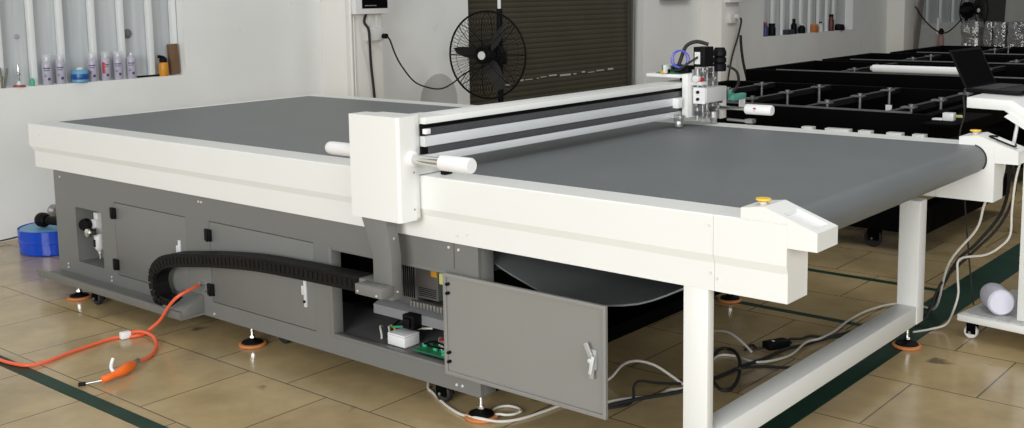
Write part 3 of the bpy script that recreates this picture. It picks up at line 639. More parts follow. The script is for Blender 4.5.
# ================================================================ HOSE, CABLES
hose = thing('air_hose', (1.35, -0.3, 0), 'orange air hose curling over the floor with an orange blow gun', 'hose')
hp = [(1.556, 0.003, 0.235), (1.57, -0.05, 0.228), (1.56, -0.115, 0.205), (1.50, -0.13, 0.15), (1.42, -0.13, 0.07), (1.365, -0.15, 0.022), (1.375, -0.19, 0.009), (1.37, -0.24, 0.009), (1.33, -0.28, 0.009), (1.322, -0.36, 0.009), (1.356, -0.549, 0.009), (1.390, -0.67, 0.009), (1.375, -0.745, 0.009), (1.31, -0.775, 0.009), (1.18, -0.79, 0.009), (0.95, -0.76, 0.009), (0.5, -0.70, 0.009)]
make('hose_tube', MB().tube(smooth_path(hp, 8), 0.0075, 10), ORANGE, hose)
make('hose_tube', MB().tube(smooth_path([(1.345, -0.285, 0.026), (1.376, -0.213, 0.026), (1.469, -0.206, 0.022), (1.577, -0.250, 0.012), (1.667, -0.325, 0.010), (1.712, -0.389, 0.012), (1.732, -0.44, 0.02)], 8), 0.0075, 10), ORANGE, hose)
make('white_clip', MB().obox((1.345, -0.27, 0.018), (0.1, 1, 0), (1, -0.1, 0), (0, 0, 1), 0.05, 0.03, 0.034), WHITE2, hose, 0.006)
gun = make('blow_gun', MB().tube(smooth_path([(1.765, -0.475, 0.024), (1.795, -0.52, 0.028), (1.825, -0.57, 0.030), (1.838, -0.63, 0.026), (1.835, -0.665, 0.022)], 5), 0.02, 14, radii=[0.012+0.011*math.sin(PI*min(1, k/14.0)) if k < 14 else 0.015 for k in range(21)]), ORANGE2, hose)
make('hose_coupling', MB().cyl((1.732, -0.44, 0.02), (1.766, -0.478, 0.024), 0.013, 14), STEEL, gun)
make('trigger', MB().tube(smooth_path([(1.830, -0.600, 0.03), (1.800, -0.60, 0.044), (1.785, -0.59, 0.062), (1.785, -0.58, 0.082)], 5), 0.007, 8), CLEAR if False else WHITE2, gun)
make('nozzle', MB().cyl((1.835, -0.66, 0.02), (1.79, -0.715, 0.010), 0.004, 8), STEEL, gun)
make('nozzle_tip', MB().cyl((1.792, -0.712, 0.010), (1.775, -0.735, 0.009), 0.008, 10), BLACK, gun)

def cable(pts, r, m, label, cat='cable', group=None, n=6):
    o = make('power_cable', MB().tube(smooth_path(pts, n), r, 8), m, origin=pts[0])
    return tag(o, label, cat, group)
cable([(2.85, 0.25, 0.05), (2.922, 0.142, 0.007), (2.991, 0.10, 0.006), (3.125, 0.035, 0.006), (3.232, 0.003, 0.006), (3.332, -0.006, 0.018), (3.39, 0.04, 0.006), (3.436, 0.105, 0.006), (3.461, 0.223, 0.006), (3.477, 0.326, 0.006), (3.52, 0.38, 0.006), (3.577, 0.40, 0.006)], 0.0055, CREAM, 'white cable on the floor sweeping past the foot beneath the open door')
cable([(3.41, 0.135, 0.018), (3.408, 0.105, 0.018), (3.391, 0.082, 0.018), (3.363, 0.071, 0.018), (3.332, 0.077, 0.007), (3.307, 0.098, 0.006), (3.295, 0.127, 0.006), (3.3, 0.157, 0.006), (3.321, 0.178, 0.006), (3.352, 0.184, 0.006), (3.382, 0.174, 0.007), (3.404, 0.15, 0.016), (3.412, 0.13, 0.019)], 0.005, CREAM, 'small white cable ring on the floor beside the foot below the open door')
cable([(3.40, 0.56, 0.006), (3.476, 0.614, 0.02), (3.524, 0.643, 0.082), (3.574, 0.673, 0.103), (3.637, 0.711, 0.087), (3.698, 0.748, 0.042), (3.74, 0.775, 0.010), (3.80, 0.83, 0.008)], 0.0055, CREAM, 'white cable arching off the floor behind the open door edge')
cable([(3.577, 0.352, 0.006), (3.595, 0.444, 0.006), (3.641, 0.533, 0.006), (3.706, 0.604, 0.006), (3.712, 0.697, 0.006), (3.744, 0.75, 0.006), (3.75, 0.87, 0.006), (3.66, 1.157, 0.006), (3.721, 1.221, 0.006), (3.85, 1.175, 0.018), (3.915, 1.329, 0.018), (3.893, 1.54, 0.018), (3.918, 1.63, 0.018), (3.923, 1.768, 0.016), (3.9, 1.999, 0.012), (3.91, 2.214, 0.012), (3.975, 2.394, 0.012), (4.09, 2.43, 0.008), (4.2, 2.3, 0.06), (4.3, 2.15, 0.317), (4.424, 2.12, 0.496), (4.462, 2.1, 0.623), (4.521, 2.1, 0.718), (4.55, 2.06, 0.82)], 0.0055, CREAM, 'long white cable running over the floor and up to the far end cap')
cable([(3.619, 0.359, 0.006), (3.634, 0.396, 0.006), (3.67, 0.463, 0.006), (3.654, 0.529, 0.006), (3.655, 0.534, 0.055), (3.665, 0.561, 0.072), (3.694, 0.645, 0.046), (3.735, 0.80, 0.008)], 0.0055, RUBBER, 'short black cable bent upright off the floor next to the open door')
cable([(3.61, 0.37, 0.006), (3.668, 0.474, 0.018), (3.721, 0.581, 0.018), (3.775, 0.691, 0.018), (3.795, 0.832, 0.018), (3.813, 0.962, 0.018), (3.825, 1.108, 0.018), (3.85, 1.238, 0.018), (3.863, 1.397, 0.018), (3.89, 1.538, 0.008), (3.929, 1.711, 0.006), (3.994, 1.892, 0.006), (4.06, 2.02, 0.006), (4.13, 2.17, 0.006), (4.16, 2.30, 0.03), (4.30, 2.25, 0.30), (4.381, 2.25, 0.394), (4.484, 2.25, 0.546), (4.529, 2.2, 0.689), (4.56, 2.07, 0.82)], 0.0075, RUBBER, 'long black cable running under the machine and up to the far end cap')
cable([(3.835, 1.047, 0.03), (3.894, 0.923, 0.03), (3.925, 0.825, 0.03), (3.923, 0.773, 0.03), (3.89, 0.776, 0.03), (3.831, 0.834, 0.03), (3.758, 0.937, 0.01), (3.688, 1.065, 0.008), (3.639, 1.186, 0.008), (3.626, 1.267, 0.008), (3.655, 1.281, 0.008), (3.717, 1.226, 0.018), (3.793, 1.119, 0.03), (3.86, 1.0, 0.04)], 0.0075, RUBBER, 'looped black cable coiled on the floor behind the white near leg')
cable([(3.473, 1.475, 0.008), (3.544, 1.432, 0.03), (3.605, 1.396, 0.037), (3.68, 1.35, 0.027), (3.749, 1.309, 0.008)], 0.0055, CREAM, 'short white cable lifting off the floor toward the black power adapter')
cable([(3.719, 1.305, 0.010), (3.711, 1.385, 0.010), (3.75, 1.35, 0.012), (3.775, 1.365, 0.014)], 0.006, RUBBER, 'black input lead at the near end of the floor power adapter')
cable([(3.84, 1.50, 0.014), (3.804, 1.56, 0.010), (3.843, 1.60, 0.010), (3.86, 1.66, 0.010), (3.94, 1.686, 0.012), (3.999, 1.767, 0.018), (4.10, 1.95, 0.018), (4.19, 2.15, 0.02), (4.25, 2.2, 0.20), (4.376, 2.2, 0.356), (4.5, 2.2, 0.511), (4.557, 2.2, 0.676), (4.58, 2.06, 0.82)], 0.006, RUBBER, 'black output lead climbing from the floor power adapter to the far end cap')
cable([(3.845, 0.987, 0.042), (3.897, 1.102, 0.03), (3.972, 1.222, 0.008), (4.022, 1.354, 0.006), (4.034, 1.528, 0.006), (4.02, 1.7, 0.006)], 0.006, RUBBER, 'black cable lying along the floor close to the white crossbar')
cable([(4.608, 2.08, 0.83), (4.585, 2.1, 0.737), (4.575, 2.1, 0.604), (4.572, 2.1, 0.493), (4.532, 2.1, 0.434), (4.471, 2.1, 0.389), (4.364, 2.1, 0.355), (4.356, 2.1, 0.28), (4.362, 2.1, 0.198), (4.348, 2.1, 0.126), (4.30, 2.15, 0.03), (4.25, 2.1, 0.008), (4.2, 2.0, 0.008)], 0.005, CREAM, 'white cable kinking down from the far end cap beside the trolley')
ad = make('power_adapter', MB().obox((3.805, 1.43, 0.022), (0.42, 0.9, 0), (0.9, -0.42, 0), (0, 0, 1), 0.115, 0.055, 0.034), BLACK, origin=(3.805, 1.43, 0.003), bevel=0.006)
tag(ad, 'black power adapter brick among cables on the floor under the machine', 'power adapter')
make('white_mark', MB().cyl((3.80, 1.41, 0.040), (3.80, 1.41, 0.0415), 0.007, 10), MOTORL, ad)

# ================================================================ THINGS BY THE WINDOW LEDGE
SZ = 1.0105; SXL = WX-0.035
def spray_can(x, y, label, cap=True, red=False):
    c = thing('spray_can', (x, y, SZ), label, 'spray can', 'spray cans on the window ledge')
    b = make('can_body', MB().lathe([(0, 0), (0.030, 0), (0.0325, 0.004), (0.0325, 0.135), (0.030, 0.150), (0.020, 0.162), (0.017, 0.166), (0, 0.166)], (x, y, SZ), 24), LAVEN, c)
    pr = MB()
    for (t0, t1, z0, z1) in ((-0.9, 0.5, 0.108, 0.116), (-0.75, 0.3, 0.094, 0.100), (-0.1, 0.45, 0.030, 0.048), (-0.8, -0.3, 0.055, 0.060), (-0.8, -0.2, 0.066, 0.070)):
        ring = [(x+0.0331*math.cos(t-0.35), y+0.0331*math.sin(t-0.35)) for t in [t0+(t1-t0)*k/8 for k in range(9)]]
        pr.loft([[(p[0], p[1], SZ+z0) for p in ring], [(p[0], p[1], SZ+z1) for p in ring]], cap=False, closed=False)
    make('printed_label', pr, NAVY, b)
    make('valve', MB().lathe([(0, 0.166), (0.007, 0.166), (0.007, 0.178), (0.005, 0.186), (0, 0.186)], (x, y, SZ), 12), WHITE2, c)
    if cap: make('clear_cap', MB().lathe([(0.0285, 0.150), (0.0285, 0.196), (0.026, 0.203), (0, 0.204)], (x, y, SZ), 24), CLEAR, c)
    if red:
        rg = MB(); ring = [(x+0.0335*math.cos(t), y+0.0335*math.sin(t)) for t in [-1.3+0.7*k/8 for k in range(9)]]
        rg.loft([[(p[0], p[1], SZ+0.05) for p in ring], [(p[0], p[1], SZ+0.13) for p in ring]], cap=False, closed=False)
        make('red_print', rg, RED, b)
    return c
for y, lab, cp, rd in ((0.748, 'lavender spray can on the window ledge next to the green tube', True, False), (0.842, 'lavender spray can on the window ledge touching the tub side of the blue jar', True, False),
                       (1.075, 'lavender spray can just behind the blue jar on the window ledge', True, False), (1.176, 'lavender spray can with red print on the window ledge', True, True),
                       (1.272, 'capped lavender spray can between the red-printed can and uncapped can', True, False), (1.376, 'lavender spray can missing its cap at the end of the ledge row', False, False)):
    spray_can(SXL, y, lab, cp, rd)
jar = thing('jar', (SXL+0.01, 0.975, SZ), 'squat blue jar with pale lid on the window ledge between spray cans', 'jar')
jx, jy = SXL+0.01, 0.975
jb = make('jar_body', MB().lathe([(0, 0), (0.050, 0), (0.056, 0.006), (0.056, 0.076), (0.049, 0.088), (0, 0.088)], (jx, jy, SZ), 28), SKYBLUE, jar)
make('jar_label', MB().lathe([(0.0565, 0.022), (0.0572, 0.024), (0.0572, 0.058), (0.0565, 0.060)], (jx, jy, SZ), 28), JARBLUE, jb)
make('jar_lid', MB().lathe([(0, 0.088), (0.022, 0.088), (0.024, 0.09), (0.020, 0.102), (0, 0.104)], (jx, jy, SZ), 20), PLUGM, jar)
gt = make('green_tube', MB().lathe([(0, 0), (0.013, 0), (0.014, 0.004), (0.014, 0.040), (0.010, 0.046), (0.010, 0.052), (0, 0.052)], (SXL, 0.640, SZ), 16), GREENP, origin=(SXL, 0.64, SZ))
tag(gt, 'small green tube standing on the window ledge by a white bar', 'tube')
tl = thing('scraper_tool', (SXL+0.01, 0.545, SZ), 'chrome rod tool standing on a red round base on the window ledge', 'tool')
make('tool_base', MB().lathe([(0, 0), (0.040, 0), (0.040, 0.008), (0.030, 0.013), (0, 0.014)], (SXL+0.01, 0.545, SZ), 24), mat('dull red plastic', (0.35, 0.08, 0.05), 0.5, var=0.1), tl)
make('tool_cup', MB().lathe([(0, 0.014), (0.018, 0.014), (0.012, 0.03), (0.008, 0.04), (0, 0.04)], (SXL+0.01, 0.545, SZ), 18), PLUGM, tl)
make('tool_rod', MB().lathe([(0, 0.04), (0.006, 0.04), (0.006, 0.075), (0.012, 0.08), (0.012, 0.092), (0.006, 0.096), (0.006, 0.150), (0.003, 0.158), (0, 0.158)], (SXL+0.01, 0.545, SZ), 14), CHROME, tl)
pl_ = thing('metal_fitting', (SXL, 0.425, SZ), 'tarnished metal fitting upright at the cropped end of the window ledge', 'fitting')
make('fitting_body', MB().lathe([(0, 0), (0.016, 0), (0.016, 0.05), (0.020, 0.055), (0.020, 0.075), (0.014, 0.08), (0.014, 0.12), (0.010, 0.125), (0.010, 0.135), (0, 0.135)], (SXL, 0.425, SZ), 14), mat('tarnished metal', (0.3, 0.29, 0.25), 0.4, 0.6, var=0.25, scale=40), pl_)
make('side_lever', MB().obox((SXL+0.02, 0.455, SZ+0.065), (0.1, 0.15, 1), (1, 0, 0), (0, 1, -0.15), 0.13, 0.01, 0.014), STEEL, pl_)
rd_ = make('black_rod', MB().cyl((SXL+0.005, 1.40, SZ+0.008), (SXL-0.01, 1.64, SZ+0.008), 0.007, 10), BLACK, origin=(SXL, 1.52, SZ))
tag(rd_, 'thin black rod lying along the window ledge', 'rod')
oc = thing('canister', (SXL, 1.635, SZ), 'amber canister with black trigger top on the window ledge', 'canister')
make('canister_body', MB().lathe([(0, 0), (0.033, 0), (0.035, 0.004), (0.035, 0.085), (0.030, 0.100), (0, 0.102)], (SXL, 1.635, SZ), 24), mat('amber yellow paint', (0.62, 0.26, 0.015), 0.4, var=0.06), oc)
make('canister_top', MB().lathe([(0, 0.101), (0.028, 0.101), (0.028, 0.125), (0.018, 0.140), (0, 0.142)], (SXL, 1.635, SZ), 18).obox((SXL+0.02, 1.605, SZ+0.142), (0.3, -1, 0.2), (1, 0.3, 0), (0, 0.2, 1), 0.055, 0.02, 0.022), BLACK, oc, 0.002)
wd_ = make('wood_block', MB().obox((SXL-0.03, 1.742, SZ+0.118), (0, 1, 0.05), (1, 0, 0), (0, -0.05, 1), 0.075, 0.035, 0.225), BROWNW, origin=(SXL-0.03, 1.742, SZ), bevel=0.003)
tag(wd_, 'upright brown wooden board on the window ledge next to the amber canister', 'wood')
# knot hole fixings on the window panel
hk = make('panel_knob', MB().lathe([(0, 0), (0.03, 0), (0.034, 0.01), (0.022, 0.022), (0, 0.024)], (WX-0.13, 1.41, 1.33), 18, (1, 0, 0)), mat('grey knob', (0.15, 0.15, 0.15), 0.5, var=0.1), W1)
hk2 = make('panel_knob', MB().lathe([(0, 0), (0.018, 0), (0.014, 0.01), (0, 0.012)], (WX-0.13, 0.60, 1.34), 18, (1, 0, 0)), mat('pale grey knob', (0.35, 0.36, 0.36), 0.5, var=0.1), W1)

# ================================================================ BLUE TUB BEHIND THE CABINET
tx, ty = -0.71, 0.445
tub = thing('plastic_tub', (tx, ty, 0), 'glossy blue round plastic tub on the floor behind the grey cabinet', 'tub')
make('tub_body', MB().lathe([(0, 0), (0.195, 0), (0.205, 0.008), (0.208, 0.075), (0.213, 0.08), (0.213, 0.086), (0.208, 0.090), (0.212, 0.155), (0.205, 0.156), (0.200, 0.09), (0.0, 0.09)], (tx, ty, 0), 40), BLUE, tub)
make('tub_filling', MB().lathe([(0, 0.092), (0.199, 0.092), (0.199, 0.150), (0.19, 0.154), (0, 0.158)], (tx, ty, 0), 40), SKYBLUE, tub)
hd = thing('hand_tool', (-0.45, 0.38, 0.19), 'black hand tool with round end lying on top of the blue tub', 'tool')
make('tool_head', MB().lathe([(0, 0), (0.040, 0.0), (0.046, 0.012), (0.046, 0.05), (0.034, 0.07), (0, 0.072)], (-0.73, 0.37, 0.206), 22, (0.9, 0.2, 0.0)), BLACK, hd)
make('tool_handle', MB().cyl((-0.665, 0.385, 0.206), (-0.42, 0.44, 0.215), 0.026, 14, 0.034), BLACK, hd)
pv = thing('pipe_valve', (WX+0.06, 1.25, 0.25), 'grey round pipe valve on the wall just above the blue tub', 'valve')
make('valve_wheel', MB().lathe([(0, 0), (0.03, 0), (0.042, 0.015), (0.042, 0.03), (0.02, 0.05), (0, 0.05)], (WX+0.012, 0.69, 0.16), 22, (1, 0, 0)), mat('grey valve', (0.25, 0.25, 0.25), 0.4, 0.3, var=0.2), pv)
make('valve_pipe', MB().cyl((WX+0.02, 0.69, 0.0), (WX+0.02, 0.69, 0.15), 0.02, 12), mat('grey pipe', (0.5, 0.5, 0.49), 0.5, var=0.05), pv)
wc = make('wall_cable', MB().tube(smooth_path([(WX+0.02, -0.3, 0.012), (WX+0.03, 0.1, 0.012), (WX+0.04, 0.35, 0.02), (WX+0.06, 0.45, 0.03), (WX+0.10, 0.5, 0.02)], 6), 0.005, 8), RUBBER, origin=(WX, 0.2, 0))
tag(wc, 'dark cable on the floor along the wall foot beside the blue tub', 'cable')

# ================================================================ WALL BOXES, SOCKETS, CORDS
PX = -0.907
def wall_box(y0, y1, z0, name_label):
    b = thing('control_box', (PX, (y0+y1)/2, z0), name_label, 'control box', 'control boxes on the wall pillars')
    make('box_case', MB().box(PX, PX+0.07, y0, y1, z0, z0+0.45), WHITE2, b, 0.006)
    make('dark_window', MB().box(PX+0.0705, PX+0.073, y0+0.07, y1-0.015, z0+0.045, z0+0.40), SCREEN, b)
    tx_ = MB()
    for k in range(6): tx_.box(PX+0.0731, PX+0.0738, y0+0.10+k*0.022, y0+0.116+k*0.022, z0+0.066, z0+0.072)
    make('indicator_row', tx_, mat('pale indicator', (0.4, 0.4, 0.4), 0.5, var=0.1), b)
    return b
cb1 = wall_box(3.175, 3.545, 1.425, 'white control box with black window high on the pillar behind the belt')
cb2 = wall_box(9.36, 9.75, 1.42, 'white control box with black window on the pillar beyond the roller shutter')
def conduit(y, z0, z1, r, m=PILLARM): return MB().cyl((PX+0.012, y, z0), (PX+0.012, y, z1), r, 10)
so = thing('power_socket', (PX, 3.43, 1.2), 'white power socket with black plug on the pillar behind the belt', 'socket', 'power sockets on the pillars')
make('socket_plate', MB().box(PX, PX+0.035, 3.34, 3.515, 1.20, 1.31), PLUGM, so, 0.005)
make('socket_stem', MB().box(PX, PX+0.02, 3.38, 3.42, 1.31, 1.425).box(PX, PX+0.02, 3.46, 3.50, 1.31, 1.425), PLUGM, so)
make('plug', MB().cyl((PX+0.035, 3.505, 1.235), (PX+0.075, 3.505, 1.235), 0.022, 14), BLACK, so)
tag(make('wall_conduit', MB().cyl((PX+0.012, 3.165, 0.0), (PX+0.012, 3.165, 3.5), 0.012, 10).cyl((PX+0.012, 3.20, 0.0), (PX+0.012, 3.20, 1.42), 0.006, 8), PILLARM, origin=(PX, 3.17, 0)), 'thin white conduit running up the pillar behind the belt', 'conduit')
make('cord', MB().tube(smooth_path([(PX+0.02, 3.335, 1.43), (PX+0.03, 3.30, 1.36), (PX+0.045, 3.33, 1.30), (PX+0.045, 3.34, 1.2), (PX+0.02, 3.37, 1.0), (PX+0.015, 3.40, 0.75), (PX+0.015, 3.42, 0.4), (PX+0.015, 3.42, 0.02)], 6), 0.011, 8), RUBBER, cb1)
so2 = thing('power_socket', (PX, 9.5, 1.2), 'white power socket on the pillar beyond the roller shutter', 'socket', 'power sockets on the pillars')
make('socket_plate', MB().box(PX, PX+0.05, 9.42, 9.60, 1.16, 1.28), PLUGM, so2, 0.006)
make('plug', MB().cyl((PX+0.05, 9.56, 1.24), (PX+0.09, 9.56, 1.24), 0.03, 12), PLUGM, so2)
make('cord', MB().tube(smooth_path([(PX+0.06, 9.55, 1.23), (PX+0.09, 9.62, 1.20), (PX+0.06, 9.60, 1.0), (PX+0.05, 9.45, 0.7), (PX+0.04, 9.35, 0.3), (PX+0.04, 9.33, 0.01)], 6), 0.012, 8), RUBBER, so2)
make('cord', MB().tube(smooth_path([(PX+0.03, 9.72, 1.0), (PX+0.03, 9.74, 0.85), (PX+0.04, 9.80, 0.6), (PX+0.06, 9.98, 0.2), (PX+0.06, 10.05, 0.01)], 6), 0.018, 8), RUBBER, cb2)
tag(make('pipe', MB().cyl((SX+0.10, 7.90, 0.0), (SX+0.16, 7.86, 2.2), 0.02, 10), mat('dull grey pipe', (0.22, 0.22, 0.21), 0.4, 0.4, var=0.1), origin=(SX+0.1, 7.9, 0)), 'grey pipe leaning upright at the far edge of the roller shutter', 'pipe')
pb_ = make('wall_panel_box', MB().box(WX, WX+0.10, 8.32, 8.98, 1.475, 1.9), mat('dark grey enclosure', (0.06, 0.055, 0.05), 0.5, var=0.1), origin=(WX, 8.6, 1.475), bevel=0.004)
tag(pb_, 'dark enclosure fixed high on the wall between the shutter and next pillar', 'box')

# ================================================================ PEDESTAL FAN
def fan(c, nrm, R, pole, label, group, z_pole, motor=0.06):
    nrm = Vector(nrm).normalized(); c = Vector(c)
    f = thing('pedestal_fan', (pole[0], pole[1], 0), label, 'fan', group)
    a = nrm.cross(Vector((0, 0, 1))).normalized(); b = a.cross(nrm)
    cage = MB()
    cage.torus(c, nrm, R, 0.009, 48, 8)
    for q, sgn in ((0.10, 1), (-0.10, -1)):
        nsp = 64
        for k in range(nsp):
            t = 2*PI*k/nsp; d = a*math.cos(t)+b*math.sin(t); thick = 0.004 if k % 8 == 0 else 0.0016
            cage.tube([c+nrm*q*0.9+d*0.07, c+nrm*q+d*R*0.55, c+nrm*q*0.75+d*R*0.85, c+d*R], thick, 4)
        for rr2 in (0.35, 0.68): cage.torus(c+nrm*q*(0.98), nrm, R*rr2, 0.0018, 36, 4)
        cage.torus(c+nrm*q*0.9, nrm, 0.072, 0.006, 24, 6)
    make('cage', cage, BLACK, f)
    bl = MB()
    for k in range(3):
        t0 = 2*PI*k/3+0.1; ring = []
        for u in range(7):
            rad = 0.06+(R*0.86-0.06)*u/6; wdt = 0.03+0.07*math.sin(PI*(0.15+0.75*u/6)); sec = []
            for v in range(5):
                t = t0+(v/4-0.5)*wdt/max(rad, 0.1)*1.1; off = 0.035*(v/4-0.5)*2
                sec.append(c+(a*math.cos(t)+b*math.sin(t))*rad+nrm*off)
            ring.append(sec)
        front = [[p+nrm*0.0015 for p in s] for s in ring]; back = [[p-nrm*0.0015 for p in s] for s in ring]
        bl.loft([fr+bk[::-1] for fr, bk in zip(front, back)])
    make('blade', bl, mat('smoky fan blade', (0.03, 0.029, 0.027), 0.5, var=0.05, spec=0.2), f)
    make('hub', MB().lathe([(0, -0.05), (0.06, -0.05), (0.065, -0.03), (0.072, 0.08), (0.06, 0.098), (0, 0.1)], c, 24, nrm), BLACK, f)
    make('hub_cap', MB().lathe([(0, 0.1), (0.038, 0.1), (0.036, 0.106), (0, 0.108)], c, 20, nrm), MOTORL, f)
    make('motor', MB().lathe([(0, -0.20), (motor, -0.20), (motor+0.03, -0.18), (motor+0.03, -0.10), (0.07, -0.095), (0, -0.095)], c, 24, nrm), BLACK, f)
    po = Vector((pole[0], pole[1], 0))
    make('pole', MB().cyl(po, (pole[0], pole[1], z_pole), 0.028, 16), BLACK, f)
    make('pole_top', MB().cyl((pole[0], pole[1], z_pole), (pole[0], pole[1], z_pole+0.35), 0.016, 14), WHITE2, f)
    make('pole_clamp', MB().box(pole[0]-0.045, pole[0]+0.045, pole[1]-0.045, pole[1]+0.045, c.z-0.10, c.z+0.02).cyl((pole[0]+0.02, pole[1]-0.09, c.z-0.06), (pole[0]+0.02, pole[1]-0.04, c.z-0.06), 0.014, 10), BLACK, f, 0.004)
    make('base', MB().lathe([(0, 0), (0.26, 0), (0.27, 0.01), (0.25, 0.03), (0.05, 0.055), (0.04, 0.09), (0, 0.09)], po, 32), BLACK, f)
    return f
fan1 = fan((-0.585, 4.5, 1.030), (0.2, -0.98, 0.0), 0.392, (-0.64, 4.74), 'large black pedestal fan standing in front of the brown roller shutter', 'pedestal fans', 1.44)
fan2 = fan((-0.45, 17.5, 1.15), (0.95, -0.4, 0.0), 0.36, (-0.60, 17.58), 'smaller pedestal fan standing by the far window beyond the black frames', 'pedestal fans', 1.05, 0.12)
make('cord', MB().tube(smooth_path([(PX+0.07, 3.505, 1.235), (-0.84, 3.55, 1.20), (-0.88, 3.65, 1.066), (-0.95, 3.80, 0.945), (-1.0, 3.992, 0.806), (-0.95, 4.129, 0.745), (-0.9, 4.232, 0.735), (-0.85, 4.325, 0.78), (-0.78, 4.45, 0.874), (-0.66, 4.72, 0.95)], 7), 0.007, 8), RUBBER, fan1)

# ================================================================ BLACK MACHINE FRAMES
def frame(x0, x1, y0, y1, zt, label, crosses, bolts=True):
    f = thing('machine_frame', ((x0+x1)/2, (y0+y1)/2, 0), label, 'machine frame', 'black steel machine frames')
    make('long_beam', MB().box(x0, x1, y0, y0+0.06, zt-0.17, zt), BLACKP, f, 0.003)
    make('long_beam', MB().box(x0, x1, y1-0.06, y1, zt-0.17, zt), BLACKP, f, 0.003)
    make('end_beam', MB().box(x0, x0+0.06, y0+0.061, y1-0.061, zt-0.17, zt), BLACKP, f, 0.003)
    make('end_beam', MB().box(x1-0.06, x1, y0+0.061, y1-0.061, zt-0.17, zt), BLACKP, f, 0.003)
    make('deck', MB().box(x0+0.061, x1-0.061, y0+0.061, y1-0.061, zt-0.26, zt-0.24), BLACKP, f)
    make('skirt', MB().box(x0+0.02, x1-0.02, y0+0.01, y0+0.03, zt-0.30, zt-0.171).box(x0+0.02, x1-0.02, y1-0.03, y1-0.01, zt-0.30, zt-0.171), BLACKP, f)
    make('edge_highlight', MB().box(x0+0.3, x1-0.12, y0+0.02, y0+0.035, zt+0.0005, zt+0.010), mat('painted edge highlight', (0.16, 0.16, 0.16), 0.45, 0.5, var=0.3, scale=15), f)  # paler strip stands in for the light caught along the beam edge
    for cxx in crosses:
        b = make('cross_bar', MB().box(cxx-0.02, cxx+0.02, y0+0.061, y1-0.061, zt-0.034, zt+0.003), mat('grey black steel', (0.016, 0.016, 0.016), 0.4, 0.4, var=0.3, scale=15), f)
        k = 0; yy = y0+0.30
        while bolts and yy < y1-0.2:
            make('levelling_bolt', MB().cyl((cxx+0.045, yy, zt-0.12), (cxx+0.045, yy, zt-0.0), 0.010, 8).box(cxx-0.01, cxx+0.075, yy-0.03, yy+0.03, zt+0.0032, zt+0.012).cyl((cxx+0.045, yy, zt+0.0), (cxx+0.045, yy, zt+0.026), 0.018, 8), mat('dull bolt steel', (0.20, 0.20, 0.20), 0.4, 0.6, var=0.4, scale=40), b)
            yy += 0.52
    for px_ in (x0+0.35, (x0+x1)/2, x1-0.5):
        make('upright', MB().box(px_-0.02, px_+0.02, y0+0.10, y0+0.14, zt-0.24, zt-0.02), mat('dull primer steel', (0.09, 0.09, 0.088), 0.5, 0.2, var=0.2), f)
    for (px_, py_) in ((x0+0.1, y0+0.1), (x1-0.36, y0+0.1), (x0+0.1, y1-0.1), (x1-0.36, y1-0.1)):
        make('leg', MB().box(px_-0.05, px_+0.05, py_-0.05, py_+0.05, 0.2705, zt-0.171), BLACKP, f)
        caster(px_, py_, 0.131, 0.055, f)
    make('base_beam', MB().box(x0+0.02, x1-0.02, y0, y0+0.12, 0.13, 0.27), BLACKP, f, 0.003)
    make('base_beam', MB().box(x0+0.02, x1-0.02, y1-0.12, y1, 0.13, 0.27), BLACKP, f, 0.003)
    for px_ in (x0+0.08, x1-0.08):
        make('base_beam', MB().box(px_-0.06, px_+0.06, y0+0.121, y1-0.121, 0.13, 0.27), BLACKP, f, 0.003)
    return f
frame1 = frame(1.50, 3.74, 3.46, 5.14, 0.84, 'black steel machine frame on casters directly behind the cutting machine', [1.93, 2.40, 2.93, 3.47])
frame(1.02, 3.95, 6.32, 7.80, 0.84, 'second black steel frame behind the belt, carrying the white film roll', [1.9, 2.9])
frame(1.00, 4.1, 8.02, 9.30, 0.84, 'third black steel frame counted from the cutting machine', [1.8, 2.8])
frame(1.14, 4.3, 9.52, 11.2, 0.84, 'black steel frame farthest from the cutting machine, below the wrapped bundles', [2.0, 3.0])
# roll of white film on the second frame
rl = thing('film_roll', (2.6, 6.40, 0.841), 'long white roll of film lying across the second black frame', 'roll')
make('roll_body', MB().lathe([(0, 0), (0.026, 0), (0.032, 0.008), (0.032, 0.76), (0.026, 0.77), (0, 0.77)], (2.22, 6.352, 0.884), 24, (1, 0.0, 0)), WHITE2, rl)
make('roll_core', MB().cyl((2.205, 6.352, 0.884), (2.2195, 6.352, 0.884), 0.018, 16), PLUGM, rl)
# odds and ends on the end plate of the first frame
make('white_plate', MB().box(3.16, 3.20, 4.26, 4.27, 0.70, 0.80), WHITE2, frame1)
make('end_plate', MB().box(3.742, 3.93, 3.30, 3.98, 0.795, 0.812), BLACKP, frame1, 0.002)
wb2 = make('white_block', MB().box(3.80, 3.862, 3.47, 3.52, 0.8125, 0.858).box(3.74, 3.7999, 3.47, 3.52, 0.8125, 0.823), WHITE2, origin=(3.82, 3.5, 0.8125), bevel=0.004)
tag(wb2, 'small white block on the end plate of the first black frame', 'block')
yt = make('yellow_strip', MB().obox((3.825, 3.66, 0.8205), (0.9, 0.4, 0), (0.4, -0.9, 0), (0, 0, 1), 0.05, 0.03, 0.014), LIME, origin=(3.825, 3.66, 0.8125), bevel=0.002)
tag(yt, 'yellow plastic strip lying beside the white block on the first black frame', 'strip')

